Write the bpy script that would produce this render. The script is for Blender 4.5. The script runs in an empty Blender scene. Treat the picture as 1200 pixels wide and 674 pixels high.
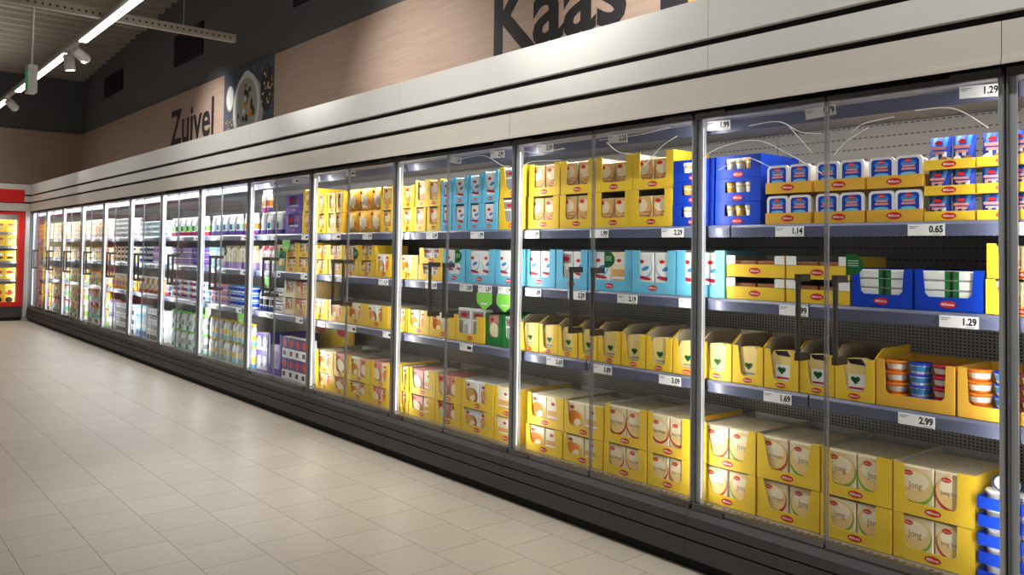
import bpy, math, random
from mathutils import Matrix, Vector
random.seed(7)
PI = math.pi
sc = bpy.context.scene
COL = sc.collection
ORD = ['first', 'second', 'third', 'fourth', 'fifth', 'sixth', 'seventh', 'eighth', 'ninth', 'tenth', 'eleventh', 'twelfth', 'thirteenth',
       'fourteenth', 'fifteenth', 'sixteenth', 'seventeenth', 'eighteenth', 'nineteenth', 'twentieth', 'twenty-first', 'twenty-second', 'twenty-third', 'twenty-fourth']

# ------------------------------------------------------------------ materials
MATS = {}
def srgb(r, g, b):
    def f(c):
        c /= 255.0
        return c / 12.92 if c <= 0.04045 else ((c + 0.055) / 1.055) ** 2.4
    return (f(r), f(g), f(b), 1.0)

def mat(name, rgb, rough=0.5, spec=0.35, metal=0.0, var=0.06, scale=18.0, emit=0.0, coat=0.0):
    """a procedural material: principled shader whose colour wanders a little with noise"""
    if name in MATS:
        return MATS[name]
    m = bpy.data.materials.new(name); m.use_nodes = True
    nt = m.node_tree; b = nt.nodes['Principled BSDF']
    c = srgb(*rgb)
    tc = nt.nodes.new('ShaderNodeTexCoord'); nz = nt.nodes.new('ShaderNodeTexNoise')
    nz.inputs['Scale'].default_value = scale; nz.inputs['Detail'].default_value = 2
    nt.links.new(tc.outputs['Object'], nz.inputs['Vector'])
    mx = nt.nodes.new('ShaderNodeMix'); mx.data_type = 'RGBA'
    mx.inputs[6].default_value = (c[0] * (1 - var), c[1] * (1 - var), c[2] * (1 - var), 1)
    mx.inputs[7].default_value = (min(1, c[0] * (1 + var)), min(1, c[1] * (1 + var)), min(1, c[2] * (1 + var)), 1)
    nt.links.new(nz.outputs['Fac'], mx.inputs[0]); nt.links.new(mx.outputs[2], b.inputs['Base Color'])
    b.inputs['Roughness'].default_value = rough; b.inputs['Metallic'].default_value = metal
    b.inputs['Specular IOR Level'].default_value = spec
    if coat: b.inputs['Coat Weight'].default_value = coat
    if emit:
        b.inputs['Emission Color'].default_value = c; b.inputs['Emission Strength'].default_value = emit
    MATS[name] = m
    return m

def glass_mat():
    m = bpy.data.materials.new('door_glass'); m.use_nodes = True
    nt = m.node_tree; nt.nodes.clear()
    out = nt.nodes.new('ShaderNodeOutputMaterial'); mix = nt.nodes.new('ShaderNodeMixShader')
    tr = nt.nodes.new('ShaderNodeBsdfTransparent'); gl = nt.nodes.new('ShaderNodeBsdfGlossy'); fr = nt.nodes.new('ShaderNodeFresnel')
    tr.inputs['Color'].default_value = (0.975, 0.985, 0.98, 1)
    gl.inputs['Roughness'].default_value = 0.02; gl.inputs['Color'].default_value = (0.9, 0.9, 0.9, 1)
    fr.inputs['IOR'].default_value = 1.38
    ge = nt.nodes.new('ShaderNodeNewGeometry'); inv = nt.nodes.new('ShaderNodeMath'); inv.operation = 'SUBTRACT'; inv.inputs[0].default_value = 1.0; mu = nt.nodes.new('ShaderNodeMath'); mu.operation = 'MULTIPLY'
    tc = nt.nodes.new('ShaderNodeTexCoord'); nz = nt.nodes.new('ShaderNodeTexNoise'); bp = nt.nodes.new('ShaderNodeBump')
    nz.inputs['Scale'].default_value = 2.2; nz.inputs['Detail'].default_value = 1
    bp.inputs['Strength'].default_value = 0.05; bp.inputs['Distance'].default_value = 0.02
    L = nt.links
    L.new(tc.outputs['Object'], nz.inputs['Vector']); L.new(nz.outputs['Fac'], bp.inputs['Height']); L.new(bp.outputs['Normal'], gl.inputs['Normal'])
    L.new(ge.outputs['Backfacing'], inv.inputs[1]); L.new(inv.outputs[0], mu.inputs[0]); L.new(fr.outputs['Fac'], mu.inputs[1]); L.new(mu.outputs[0], mix.inputs['Fac']); L.new(tr.outputs[0], mix.inputs[1]); L.new(gl.outputs[0], mix.inputs[2]); L.new(mix.outputs[0], out.inputs['Surface'])
    MATS['glass'] = m
    return m

def film_mat():
    m = bpy.data.materials.new('clear_film'); m.use_nodes = True
    nt = m.node_tree; nt.nodes.clear()
    out = nt.nodes.new('ShaderNodeOutputMaterial'); mix = nt.nodes.new('ShaderNodeMixShader')
    tr = nt.nodes.new('ShaderNodeBsdfTransparent'); gl = nt.nodes.new('ShaderNodeBsdfPrincipled')
    gl.inputs['Base Color'].default_value = (0.75, 0.75, 0.75, 1); gl.inputs['Roughness'].default_value = 0.2
    nz = nt.nodes.new('ShaderNodeTexNoise'); nz.inputs['Scale'].default_value = 25
    rp = nt.nodes.new('ShaderNodeValToRGB'); rp.color_ramp.elements[0].position = 0.42; rp.color_ramp.elements[1].position = 0.66
    rp.color_ramp.elements[0].color = (0.25, 0.25, 0.25, 1); rp.color_ramp.elements[1].color = (0.8, 0.8, 0.8, 1)
    nt.links.new(nz.outputs['Fac'], rp.inputs[0]); nt.links.new(rp.outputs[0], mix.inputs[0])
    nt.links.new(tr.outputs[0], mix.inputs[1]); nt.links.new(gl.outputs[0], mix.inputs[2]); nt.links.new(mix.outputs[0], out.inputs[0])
    MATS['film'] = m

def clear_edge():
    m = bpy.data.materials.new('edge'); m.use_nodes = True
    nt = m.node_tree; nt.nodes.clear()
    out = nt.nodes.new('ShaderNodeOutputMaterial'); mix = nt.nodes.new('ShaderNodeMixShader'); mix.inputs[0].default_value = 0.55
    tr = nt.nodes.new('ShaderNodeBsdfTransparent'); gl = nt.nodes.new('ShaderNodeBsdfPrincipled')
    gl.inputs['Base Color'].default_value = (0.30, 0.30, 0.31, 1); gl.inputs['Roughness'].default_value = 0.2
    nt.links.new(tr.outputs[0], mix.inputs[1]); nt.links.new(gl.outputs[0], mix.inputs[2]); nt.links.new(mix.outputs[0], out.inputs[0])
    MATS['edge'] = m

def floor_mat():
    m = bpy.data.materials.new('floor_tiles'); m.use_nodes = True
    nt = m.node_tree; b = nt.nodes['Principled BSDF']; L = nt.links
    tc = nt.nodes.new('ShaderNodeTexCoord'); mp = nt.nodes.new('ShaderNodeMapping'); br = nt.nodes.new('ShaderNodeTexBrick')
    mp.inputs['Location'].default_value = (3.405 + 0.149 + 0.297 * 40, 1.68 + 0.295 * 40, 0)
    L.new(tc.outputs['Object'], mp.inputs['Vector']); L.new(mp.outputs[0], br.inputs['Vector'])
    br.inputs['Scale'].default_value = 1.0; br.inputs['Brick Width'].default_value = 0.297; br.inputs['Row Height'].default_value = 0.295
    br.inputs['Mortar Size'].default_value = 0.0016; br.inputs['Mortar Smooth'].default_value = 0.2; br.inputs['Bias'].default_value = 0
    br.offset = 0.5; br.offset_frequency = 2; br.squash = 1
    br.inputs['Color1'].default_value = srgb(194, 184, 168); br.inputs['Color2'].default_value = srgb(187, 177, 162); br.inputs['Mortar'].default_value = srgb(104, 92, 80)
    nz = nt.nodes.new('ShaderNodeTexNoise'); nz.inputs['Scale'].default_value = 60; nz.inputs['Detail'].default_value = 4
    rp = nt.nodes.new('ShaderNodeValToRGB'); rp.color_ramp.elements[0].position = 0.30; rp.color_ramp.elements[0].color = (0.72, 0.68, 0.62, 1)
    rp.color_ramp.elements[1].position = 0.42; rp.color_ramp.elements[1].color = (1, 1, 1, 1)
    L.new(tc.outputs['Object'], nz.inputs['Vector']); L.new(nz.outputs['Fac'], rp.inputs[0])
    mx = nt.nodes.new('ShaderNodeMix'); mx.data_type = 'RGBA'; mx.blend_type = 'MULTIPLY'; mx.inputs[0].default_value = 0.6
    L.new(br.outputs['Color'], mx.inputs[6]); L.new(rp.outputs[0], mx.inputs[7]); L.new(mx.outputs[2], b.inputs['Base Color'])
    b.inputs['Roughness'].default_value = 0.42; b.inputs['Specular IOR Level'].default_value = 0.35
    return m

def back_mat():
    """grey sheet: rows of dashes high up, a fine punched grid lower down"""
    m = bpy.data.materials.new('slotted_back'); m.use_nodes = True
    nt = m.node_tree; b = nt.nodes['Principled BSDF']; L = nt.links
    tc = nt.nodes.new('ShaderNodeTexCoord'); sx = nt.nodes.new('ShaderNodeSeparateXYZ'); L.new(tc.outputs['Object'], sx.inputs[0])
    def math(op, a, bb=None):
        n = nt.nodes.new('ShaderNodeMath'); n.operation = op
        for i, v in enumerate((a, bb)):
            if v is None: continue
            if isinstance(v, (int, float)): n.inputs[i].default_value = v
            else: L.new(v, n.inputs[i])
        return n.outputs[0]
    X, Z = sx.outputs[0], sx.outputs[2]
    def frac(v, p): return math('FRACT', math('DIVIDE', math('ADD', v, 50.0), p))
    dash = math('MULTIPLY', math('LESS_THAN', frac(X, 0.026), 0.62), math('LESS_THAN', frac(Z, 0.05), 0.12))
    grid = math('MULTIPLY', math('LESS_THAN', frac(X, 0.016), 0.5), math('LESS_THAN', frac(Z, 0.014), 0.5))
    hi = math('GREATER_THAN', Z, 1.3)
    f = math('ADD', math('MULTIPLY', dash, hi), math('MULTIPLY', grid, math('SUBTRACT', 1.0, hi)))
    mx = nt.nodes.new('ShaderNodeMix'); mx.data_type = 'RGBA'
    mx.inputs[7].default_value = srgb(52, 48, 45)
    m2 = nt.nodes.new('ShaderNodeMix'); m2.data_type = 'RGBA'; m2.inputs[6].default_value = srgb(178, 172, 164); m2.inputs[7].default_value = srgb(126, 122, 118)  # upper part toned darker in colour to offset the strong canopy light
    L.new(hi, m2.inputs[0]); L.new(m2.outputs[2], mx.inputs[6])
    L.new(f, mx.inputs[0]); L.new(mx.outputs[2], b.inputs['Base Color'])
    b.inputs['Roughness'].default_value = 0.5
    return m

def wood_mat():
    m = bpy.data.materials.new('wood_panel'); m.use_nodes = True
    nt = m.node_tree; b = nt.nodes['Principled BSDF']; L = nt.links
    tc = nt.nodes.new('ShaderNodeTexCoord'); mp = nt.nodes.new('ShaderNodeMapping'); nz = nt.nodes.new('ShaderNodeTexNoise')
    mp.inputs['Scale'].default_value = (1.2, 1.2, 26); nz.inputs['Scale'].default_value = 1.5; nz.inputs['Detail'].default_value = 5
    L.new(tc.outputs['Object'], mp.inputs[0]); L.new(mp.outputs[0], nz.inputs['Vector'])
    rp = nt.nodes.new('ShaderNodeValToRGB'); rp.color_ramp.elements[0].color = srgb(176, 148, 132); rp.color_ramp.elements[1].color = srgb(205, 180, 163)
    L.new(nz.outputs['Fac'], rp.inputs[0]); L.new(rp.outputs[0], b.inputs['Base Color'])
    b.inputs['Roughness'].default_value = 0.55; b.inputs['Specular IOR Level'].default_value = 0.2
    MATS['wood'] = m
    return m

def light_mat(name, rgb, strength):
    m = bpy.data.materials.new(name); m.use_nodes = True
    nt = m.node_tree; nt.nodes.clear()
    o = nt.nodes.new('ShaderNodeOutputMaterial'); e = nt.nodes.new('ShaderNodeEmission')
    e.inputs[0].default_value = srgb(*rgb); e.inputs[1].default_value = strength
    nt.links.new(e.outputs[0], o.inputs[0]); MATS[name] = m
    return m

glass_mat(); film_mat(); wood_mat()
light_mat('led', (255, 255, 255), 2.2); light_mat('tube', (255, 253, 246), 6.0); light_mat('lens', (255, 250, 235), 4.0)
PAL = dict(yellow=(238, 198, 56), yellow2=(232, 178, 64), milk=(222, 224, 226), disc=(238, 204, 138), script=(176, 122, 70), blue=(16, 62, 186), sky=(112, 196, 232), green=(30, 110, 52), lime=(140, 225, 90), white=(240, 240, 238), cream=(244, 230, 194),
           beige=(238, 220, 184), peach=(226, 170, 104), gold=(240, 186, 84), rim_red=(196, 62, 34), rim_green=(130, 176, 50), red=(206, 40, 30), dark=(34, 32, 34), grey=(150, 150, 152),
           card=(186, 172, 150), orange=(230, 130, 40), pink=(226, 150, 140), ham=(164, 104, 66), purple=(104, 62, 150), navy=(38, 56, 130), cheese=(238, 212, 138), brown=(150, 110, 76),
           tan=(206, 176, 120), lilac=(178, 150, 205), mint=(186, 220, 200), crimson=(190, 36, 60), skydark=(60, 140, 205), teal=(46, 120, 130), inner=(200, 196, 188), violet=(84, 50, 160))
for k, v in PAL.items(): mat(k, v, rough=0.42, spec=0.3)
mat('alu', (214, 215, 218), rough=0.3, metal=0.3, var=0.02); mat('alu_dark', (104, 100, 98), rough=0.35, metal=0.6, var=0.03)
mat('chrome', (120, 120, 122), rough=0.22, metal=0.9, var=0.02); mat('handle', (84, 78, 72), rough=0.4, metal=0.5); mat('gasket', (46, 46, 50), rough=0.6)
mat('rail', (92, 96, 122), rough=0.32, spec=0.5, var=0.03); mat('shelf', (132, 130, 128), rough=0.4, var=0.04)
mat('canopy', (150, 150, 165), rough=0.25, spec=0.6, var=0.03)
mat('base', (72, 70, 70), rough=0.55, var=0.1, scale=6); mat('base_low', (62, 61, 61), rough=0.55, var=0.08, scale=6); mat('toe', (22, 22, 22), rough=0.7)
mat('fascia', (222, 220, 214), rough=0.38, var=0.015, scale=3); mat('fascia_low', (214, 208, 196), rough=0.38, var=0.015, scale=3); mat('groove', (16, 15, 15), rough=0.8)
mat('wall_dark', (104, 104, 106), rough=0.9, var=0.05, scale=4); mat('ceiling', (172, 162, 150), rough=0.7, var=0.04); mat('steel', (186, 178, 166), rough=0.5, var=0.03)
mat('paint_white', (226, 224, 218), rough=0.5, var=0.02); mat('frame_red', (226, 30, 24), rough=0.4); mat('vent', (52, 50, 50), rough=0.8)
mat('letter', (48, 46, 48), rough=0.6); mat('sign_green', (0, 140, 90), rough=0.5, emit=0.5); clear_edge()
mat('slate', (84, 92, 108), rough=0.7, var=0.4, scale=9); mat('foodwhite', (236, 236, 232)); mat('yog', (176, 178, 170), var=0.1); mat('berry', (40, 40, 48)); mat('leaf', (120, 140, 60)); mat('dish', (190, 186, 166))
mat('paper', (252, 252, 252), rough=0.6, var=0.01); mat('deck', (150, 146, 140), rough=0.35, metal=0.4)
MATS['floor'] = floor_mat(); MATS['back'] = back_mat()

# ------------------------------------------------------------------ mesh building
FONT_CACHE = {}
def text_tris(s, bold=0.0):
    key = (s, bold)
    if key not in FONT_CACHE:
        cu = bpy.data.curves.new('lettering', 'FONT'); cu.body = s; cu.size = 1.0; cu.resolution_u = 3; cu.offset = bold
        o = bpy.data.objects.new('lettering', cu); COL.objects.link(o)
        dg = bpy.context.evaluated_depsgraph_get(); ev = o.evaluated_get(dg); me = ev.to_mesh()
        vs = [v.co.copy() for v in me.vertices]; fs = [tuple(p.vertices) for p in me.polygons]
        ev.to_mesh_clear(); bpy.data.objects.remove(o); bpy.data.curves.remove(cu)
        FONT_CACHE[key] = (vs, fs)
    return FONT_CACHE[key]

class MB:
    def __init__(s): s.v = []; s.f = []; s.m = []; s.sm = []; s.mats = []
    def mi(s, name):
        if name not in s.mats: s.mats.append(name)
        return s.mats.index(name)
    def add(s, verts, faces, m, smooth=False):
        n = len(s.v); s.v += [tuple(v) for v in verts]
        for i, f in enumerate(faces):
            s.f.append(tuple(n + k for k in f)); s.m.append(s.mi(m if isinstance(m, str) else m[i])); s.sm.append(smooth)
        return s
    def box(s, x0, x1, y0, y1, z0, z1, m):
        """m: one material, or six for left right front back bottom top"""
        v = [(x0, y0, z0), (x1, y0, z0), (x1, y1, z0), (x0, y1, z0), (x0, y0, z1), (x1, y0, z1), (x1, y1, z1), (x0, y1, z1)]
        return s.add(v, [(3, 0, 4, 7), (1, 2, 6, 5), (0, 1, 5, 4), (2, 3, 7, 6), (3, 2, 1, 0), (4, 5, 6, 7)], m)
    def pbox(s, x0, x1, y0, y1, z0, z1, m, c=0.004):
        """box with a chamfered front: a filled, slightly pillowed pack"""
        v = [(x0, y0 + c, z0), (x1, y0 + c, z0), (x1, y1, z0), (x0, y1, z0), (x0, y0 + c, z1), (x1, y0 + c, z1), (x1, y1, z1), (x0, y1, z1),
             (x0 + c, y0, z0 + c), (x1 - c, y0, z0 + c), (x1 - c, y0, z1 - c), (x0 + c, y0, z1 - c)]
        return s.add(v, [(3, 0, 4, 7), (1, 2, 6, 5), (2, 3, 7, 6), (3, 2, 1, 0), (4, 5, 6, 7), (8, 9, 10, 11), (0, 1, 9, 8), (1, 5, 10, 9), (5, 4, 11, 10), (4, 0, 8, 11)], m)
    def prism(s, pts, y0, y1, m, mback=None, mside=None):
        """pts counter-clockwise in (x, z) seen from the front (-y)"""
        n = len(pts)
        v = [(x, y0, z) for x, z in pts] + [(x, y1, z) for x, z in pts]
        f = [tuple(range(n)), tuple(range(2 * n - 1, n - 1, -1))] + [(i, i + n, (i + 1) % n + n, (i + 1) % n) for i in range(n)]
        return s.add(v, f, [m, mback or m] + [mside or m] * n)
    def xprism(s, pts, x0, x1, m0, m1=None):
        """pts in (y, z), extruded along x; m0 faces -x, m1 faces +x and the rims"""
        n = len(pts)
        v = [(x0, y, z) for y, z in pts] + [(x1, y, z) for y, z in pts]
        f = [tuple(range(n - 1, -1, -1)), tuple(range(n, 2 * n))] + [(i, (i + 1) % n, (i + 1) % n + n, i + n) for i in range(n)]
        return s.add(v, f, [m0, m1 or m0] + [m1 or m0] * n)
    def oval(s, cx, cz, rx, rz, y, m, n=20, rot=0.0):
        c, t = math.cos(rot), math.sin(rot)
        v = []
        for i in range(n):
            a = 2 * PI * i / n; px, pz = rx * math.cos(a), rz * math.sin(a)
            v.append((cx + px * c - pz * t, y, cz + px * t + pz * c))
        return s.add(v, [tuple(range(n))], m)
    def flat(s, pts, y, m):
        return s.add([(x, y, z) for x, z in pts], [tuple(range(len(pts)))], m)
    def rect(s, x0, x1, z0, z1, y, m): return s.flat([(x0, z0), (x1, z0), (x1, z1), (x0, z1)], y, m)
    def text(s, t, x, z, size, y, m, align='C', sx=1.0, bold=0.0):
        vs, fs = text_tris(t, bold)
        if not vs: return s
        a, b = min(v.x for v in vs), max(v.x for v in vs)
        off = {'L': a, 'C': (a + b) / 2, 'R': b}[align]
        return s.add([(x + (v.x - off) * size * sx, y, z + v.y * size) for v in vs], fs, m)
    def lathe(s, prof, m, n=14, sx=1.0, sy=1.0, cx=0.0, cy=0.0, cap=True):
        """prof: (r, z, material of the band up to the next ring)"""
        k = len(prof); v = []
        for r, z, *_ in prof:
            for i in range(n):
                a = 2 * PI * i / n; v.append((cx + r * sx * math.cos(a), cy + r * sy * math.sin(a), z))
        f, ms = [], []
        for j in range(k - 1):
            mm = prof[j][2] if len(prof[j]) > 2 else m
            for i in range(n):
                f.append((j * n + i, j * n + (i + 1) % n, (j + 1) * n + (i + 1) % n, (j + 1) * n + i)); ms.append(mm)
        s.add(v, f, ms, True)
        if cap:
            top = prof[-1][2] if len(prof[-1]) > 2 else m
            s.add(v[:n], [tuple(range(n - 1, -1, -1))], m); s.add(v[-n:], [tuple(range(n))], top)
        return s
    def tube(s, pts, r, m, n=8):
        pts = [Vector(p) for p in pts]; v = []; k = len(pts)
        for j, p in enumerate(pts):
            d = (pts[min(j + 1, k - 1)] - pts[max(j - 1, 0)]).normalized()
            a = d.orthogonal().normalized() if abs(d.z) > 0.99 else d.cross(Vector((0, 0, 1))).normalized()
            b = d.cross(a)
            for i in range(n):
                t = 2 * PI * i / n; v.append(p + a * r * math.cos(t) + b * r * math.sin(t))
        f = [(j * n + i, j * n + (i + 1) % n, (j + 1) * n + (i + 1) % n, (j + 1) * n + i) for j in range(k - 1) for i in range(n)]
        s.add(v, f, m, True); s.add(v[:n], [tuple(range(n))], m); s.add(v[-n:], [tuple(range(n - 1, -1, -1))], m)
        return s
    def mesh(s, name):
        me = bpy.data.meshes.new(name); me.from_pydata(s.v, [], s.f)
        for k in s.mats: me.materials.append(MATS[k])
        me.polygons.foreach_set('material_index', s.m); me.polygons.foreach_set('use_smooth', s.sm); me.update()
        return me

LABELS = {}
def ob(name, me, parent=None, loc=(0, 0, 0), label=None, cat=None, group=None, kind=None, rot=None):
    if isinstance(me, MB): me = me.mesh(name)
    o = bpy.data.objects.new(name, me); COL.objects.link(o); o.location = loc
    if rot: o.rotation_euler = rot
    if parent: o.parent = parent
    if label:
        o['label'] = label
        if len(label.split()) > 16 or len(label.split()) < 4: print('LABEL LENGTH', len(label.split()), label)
        if label in LABELS and not (group and LABELS[label] == group): print('LABEL TWICE', label)
        LABELS[label] = group
    if cat: o['category'] = cat
    if group: o['group'] = group
    if kind: o['kind'] = kind
    return o
def root(name, loc, label, cat, group=None): return ob(name, None, None, loc, label, cat, group)
def struct(name, mb): return ob(name, mb, kind='structure')

# ------------------------------------------------------------------ geometry of the place (metres; x along the chillers, y into them, z up)
W = 1.25; ZB, ZT = 0.262, 1.975; NB = 13; XE = -16.27
SH = [('top shelf', 1.495), ('second shelf', 1.172), ('third shelf', 0.808), ('bottom deck', 0.262)]
Y0 = 0.11          # where goods start on a shelf
YBK = 0.66
def bay(b): return 'partial bay at right edge' if b < 0 else ORD[b] + ' full bay from right'

# ---- setting
b = MB(); b.box(-17.2, 5, -9, 1.0, -0.05, 0, 'floor'); struct('floor', b)
b = MB(); b.box(-17.2, 5, 0.92, 1.05, 0, 6.4, 'wall_dark'); struct('wall_back', b)
b = MB(); b.box(-17.25, -16.72, -9, 0.92, 0, 5.2, 'wall_dark'); struct('wall_left', b)
# corrugated roof, ribs running towards the back wall, falling a little to the far end
b = MB(); x = -16.75; prof = []
while x < 5:
    z = 5.71 + 0.0664 * x
    prof += [(x, z), (x + 0.10, z), (x + 0.14, z + 0.07), (x + 0.26, z + 0.07)]; x += 0.30
v = []
for (px, pz) in prof: v += [(px, -9, pz), (px, 0.92, pz)]
b.add(v, [(2 * i, 2 * i + 1, 2 * i + 3, 2 * i + 2) for i in range(len(prof) - 1)], 'ceiling'); struct('ceiling', b)
b = MB(); z = 4.78; b.box(-12.62, -12.5, -9, 0.86, z, z + 0.1, 'steel'); struct('trim_1', b)      # purlin
# timber-look boards over the chillers
b = MB(); b.box(-16.7, -9.235, 0.885, 0.92, 2.3, 3.55, 'wood'); struct('trim_2', b)
b = MB(); b.box(-7.74, -2.19, 0.885, 0.92, 2.3, 3.55, 'wood'); struct('trim_3', b)
b = MB(); b.box(-0.69, 5, 0.885, 0.92, 2.3, 3.55, 'wood'); struct('trim_4', b)
b = MB(); b.box(-16.72, -16.685, -9, 0.885, 2.3, 3.55, 'wood'); struct('trim_5', b)

# fascia: three rows of long panels with dark shadow gaps, one row wraps on the end run
rows = [(2.305, 2.485, 'fascia', -1.16), (2.168, 2.272, 'fascia', -1.16), (1.995, 2.137, 'fascia_low', 0.0)]
k = 6
for z0, z1, m, seam in rows:
    b = MB(); xs = [XE + 0.0]; x = seam - 6 * 2.5
    while x < 3.5:
        if x > XE + 0.3: xs.append(x)
        x += 2.5
    xs.append(3.5)
    for a, c in zip(xs, xs[1:]): b.box(a + 0.0015, c - 0.0015, -0.03, 0.0, z0, z1, m)
    if m == 'fascia_low':
        for a, c in zip(xs, xs[1:]): b.box(a + 0.0015, c - 0.0015, -0.038, 0.0, 1.995, 2.012, m)
    struct('trim_%d' % k, b); k += 1
    b = MB(); ys = [-9.0, -6.0, -3.5, -1.0, -0.03]
    for a, c in zip(ys, ys[1:]): b.box(XE - 0.03, XE, a + 0.0015, c - 0.0015, z0, z1, m)
    struct('trim_%d' % k, b); k += 1
b = MB(); b.box(XE, 3.5, 0.0, 0.02, 1.975, 2.48, 'groove'); b.box(XE, 3.5, 0.02, 0.90, 2.44, 2.48, 'paint_white'); struct('trim_%d' % k, b); k += 1
b = MB(); b.box(XE - 0.06, XE - 0.03, -9, 0.0, 1.975, 2.48, 'groove'); b.box(XE - 0.45, XE - 0.06, -9, 0.9, 2.44, 2.48, 'paint_white'); struct('trim_%d' % k, b); k += 1
b = MB(); b.box(XE - 0.03, XE + 0.02, -0.10, -0.03, 0.05, 1.99, 'paint_white'); struct('trim_%d' % k, b); k += 1

# ------------------------------------------------------------------ the glass-door chillers, one per bay
BAYDESC = ['spread tubs and nearest yellow cheese cartons', 'rows of cheese wedges and round cheese', 'pale blue cartons and green arrow tags', 'loose grated cheese bags on top', 'a purple box and brown cartons',
           'pale blue boxes and cream bottles', 'purple cups and green bottles', 'white tubs and blue boxes', 'white stacked tubs and purple boxes', 'beige packs and orange bottles', 'beige packs and white bottles',
           'beige packs and pink bottles', 'colourful bottles beside the corner post']
def half_door_meshes():
    w = 0.617
    pane = MB().box(0.004, w - 0.004, 0, 0.008, ZB + 0.004, ZT, 'glass')
    bot = MB().box(0.002, w - 0.002, -0.006, 0.014, ZB - 0.008, ZB + 0.020, 'chrome')
    top = MB().box(0.002, w - 0.002, -0.006, 0.014, ZT - 0.016, ZT + 0.004, 'alu_dark')
    eg = MB().box(0, 0.004, -0.002, 0.010, ZB, ZT, 'edge'); eg.box(w - 0.004, w, -0.002, 0.010, ZB, ZT, 'edge')
    return pane.mesh('pane'), bot.mesh('bottom_rail'), top.mesh('top_rail'), eg.mesh('edge_strip')
DM = half_door_meshes()
hb = MB(); hb.tube([(0, -0.07, 0.966), (0, -0.07, 1.288)], 0.0105, 'handle', 8)
for z in (0.975, 1.279): hb.box(-0.011, 0.011, -0.078, 0.0, z - 0.014, z + 0.014, 'handle')
HANDLE = hb.mesh('handle')
HINGE = [MB().box(0, 0.16, -0.012, 0.016, ZB - 0.010, ZB + 0.008, 'alu_dark').mesh('hinge'), MB().box(0, 0.16, -0.012, 0.016, ZT - 0.004, ZT + 0.012, 'alu_dark').mesh('hinge')]
st = MB(); st.add([(0, 0.0095, -0.04), (0.03, 0.0095, -0.04), (0.052, 0.0095, -0.031), (0.066, 0.0095, -0.015), (0.07, 0.0095, 0.0), (0.066, 0.0095, 0.015), (0.052, 0.0095, 0.031), (0.03, 0.0095, 0.04), (0, 0.0095, 0.04)], [tuple(range(9))], 'green')
for i in range(3): st.rect(0.008, 0.05, 0.012 - i * 0.009, 0.016 - i * 0.009, 0.0092, 'mint')
STICK = st.mesh('sticker')
def mull(s_):
    b = MB()
    def bx(u0, u1, y0, y1, z0, z1, m): b.box(min(s_ * u0, s_ * u1), max(s_ * u0, s_ * u1), y0, y1, z0, z1, m)
    bx(0.0005, 0.028, 0.018, 0.026, ZB, ZT, 'alu'); bx(0.0005, 0.0165, 0.026, 0.062, ZB, ZT, 'alu')
    l = MB(); l.box(min(s_ * 0.0166, s_ * 0.0195), max(s_ * 0.0166, s_ * 0.0195), 0.0265, 0.040, ZB + 0.03, ZT - 0.05, 'led')
    g = MB(); g.box(min(s_ * 0.0005, s_ * 0.007), max(s_ * 0.0005, s_ * 0.007), 0.009, 0.0178, ZB, ZT, 'gasket')
    return b.mesh('mullion'), l.mesh('led_strip'), g.mesh('gasket')
MR, ML = mull(1), mull(-1)      # right-hand half (starts a bay), left-hand half (ends a bay)
bp_ = [(0.0, 0.252), (-0.022, 0.250), (-0.040, 0.228), (-0.043, 0.190), (-0.026, 0.189), (-0.026, 0.184), (-0.046, 0.182), (-0.048, 0.136), (-0.030, 0.135), (-0.030, 0.129), (-0.050, 0.127), (-0.052, 0.055), (-0.02, 0.05), (0.10, 0.05), (0.10, 0.252)]
GLARE_ARCS = {0: [[(-1.23, 1.788), (-1.109, 1.831), (-0.94, 1.841), (-0.802, 1.776), (-0.654, 1.686)], [(-1.131, 1.729), (-1.002, 1.774), (-0.879, 1.726)],  # white tubes standing in for reflections in the door glass
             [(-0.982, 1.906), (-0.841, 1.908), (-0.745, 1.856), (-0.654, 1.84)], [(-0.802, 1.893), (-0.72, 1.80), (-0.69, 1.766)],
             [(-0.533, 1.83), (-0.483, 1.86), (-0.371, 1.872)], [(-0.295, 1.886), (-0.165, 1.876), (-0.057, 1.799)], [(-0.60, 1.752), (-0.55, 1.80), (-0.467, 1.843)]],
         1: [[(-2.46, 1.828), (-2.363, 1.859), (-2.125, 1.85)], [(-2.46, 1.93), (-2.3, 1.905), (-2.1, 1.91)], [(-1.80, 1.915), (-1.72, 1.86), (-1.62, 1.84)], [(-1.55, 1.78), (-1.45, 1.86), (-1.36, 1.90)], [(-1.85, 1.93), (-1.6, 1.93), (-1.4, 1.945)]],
         2: [[(-3.1, 1.92), (-2.8, 1.93), (-2.62, 1.86), (-2.55, 1.85)]]}

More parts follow.
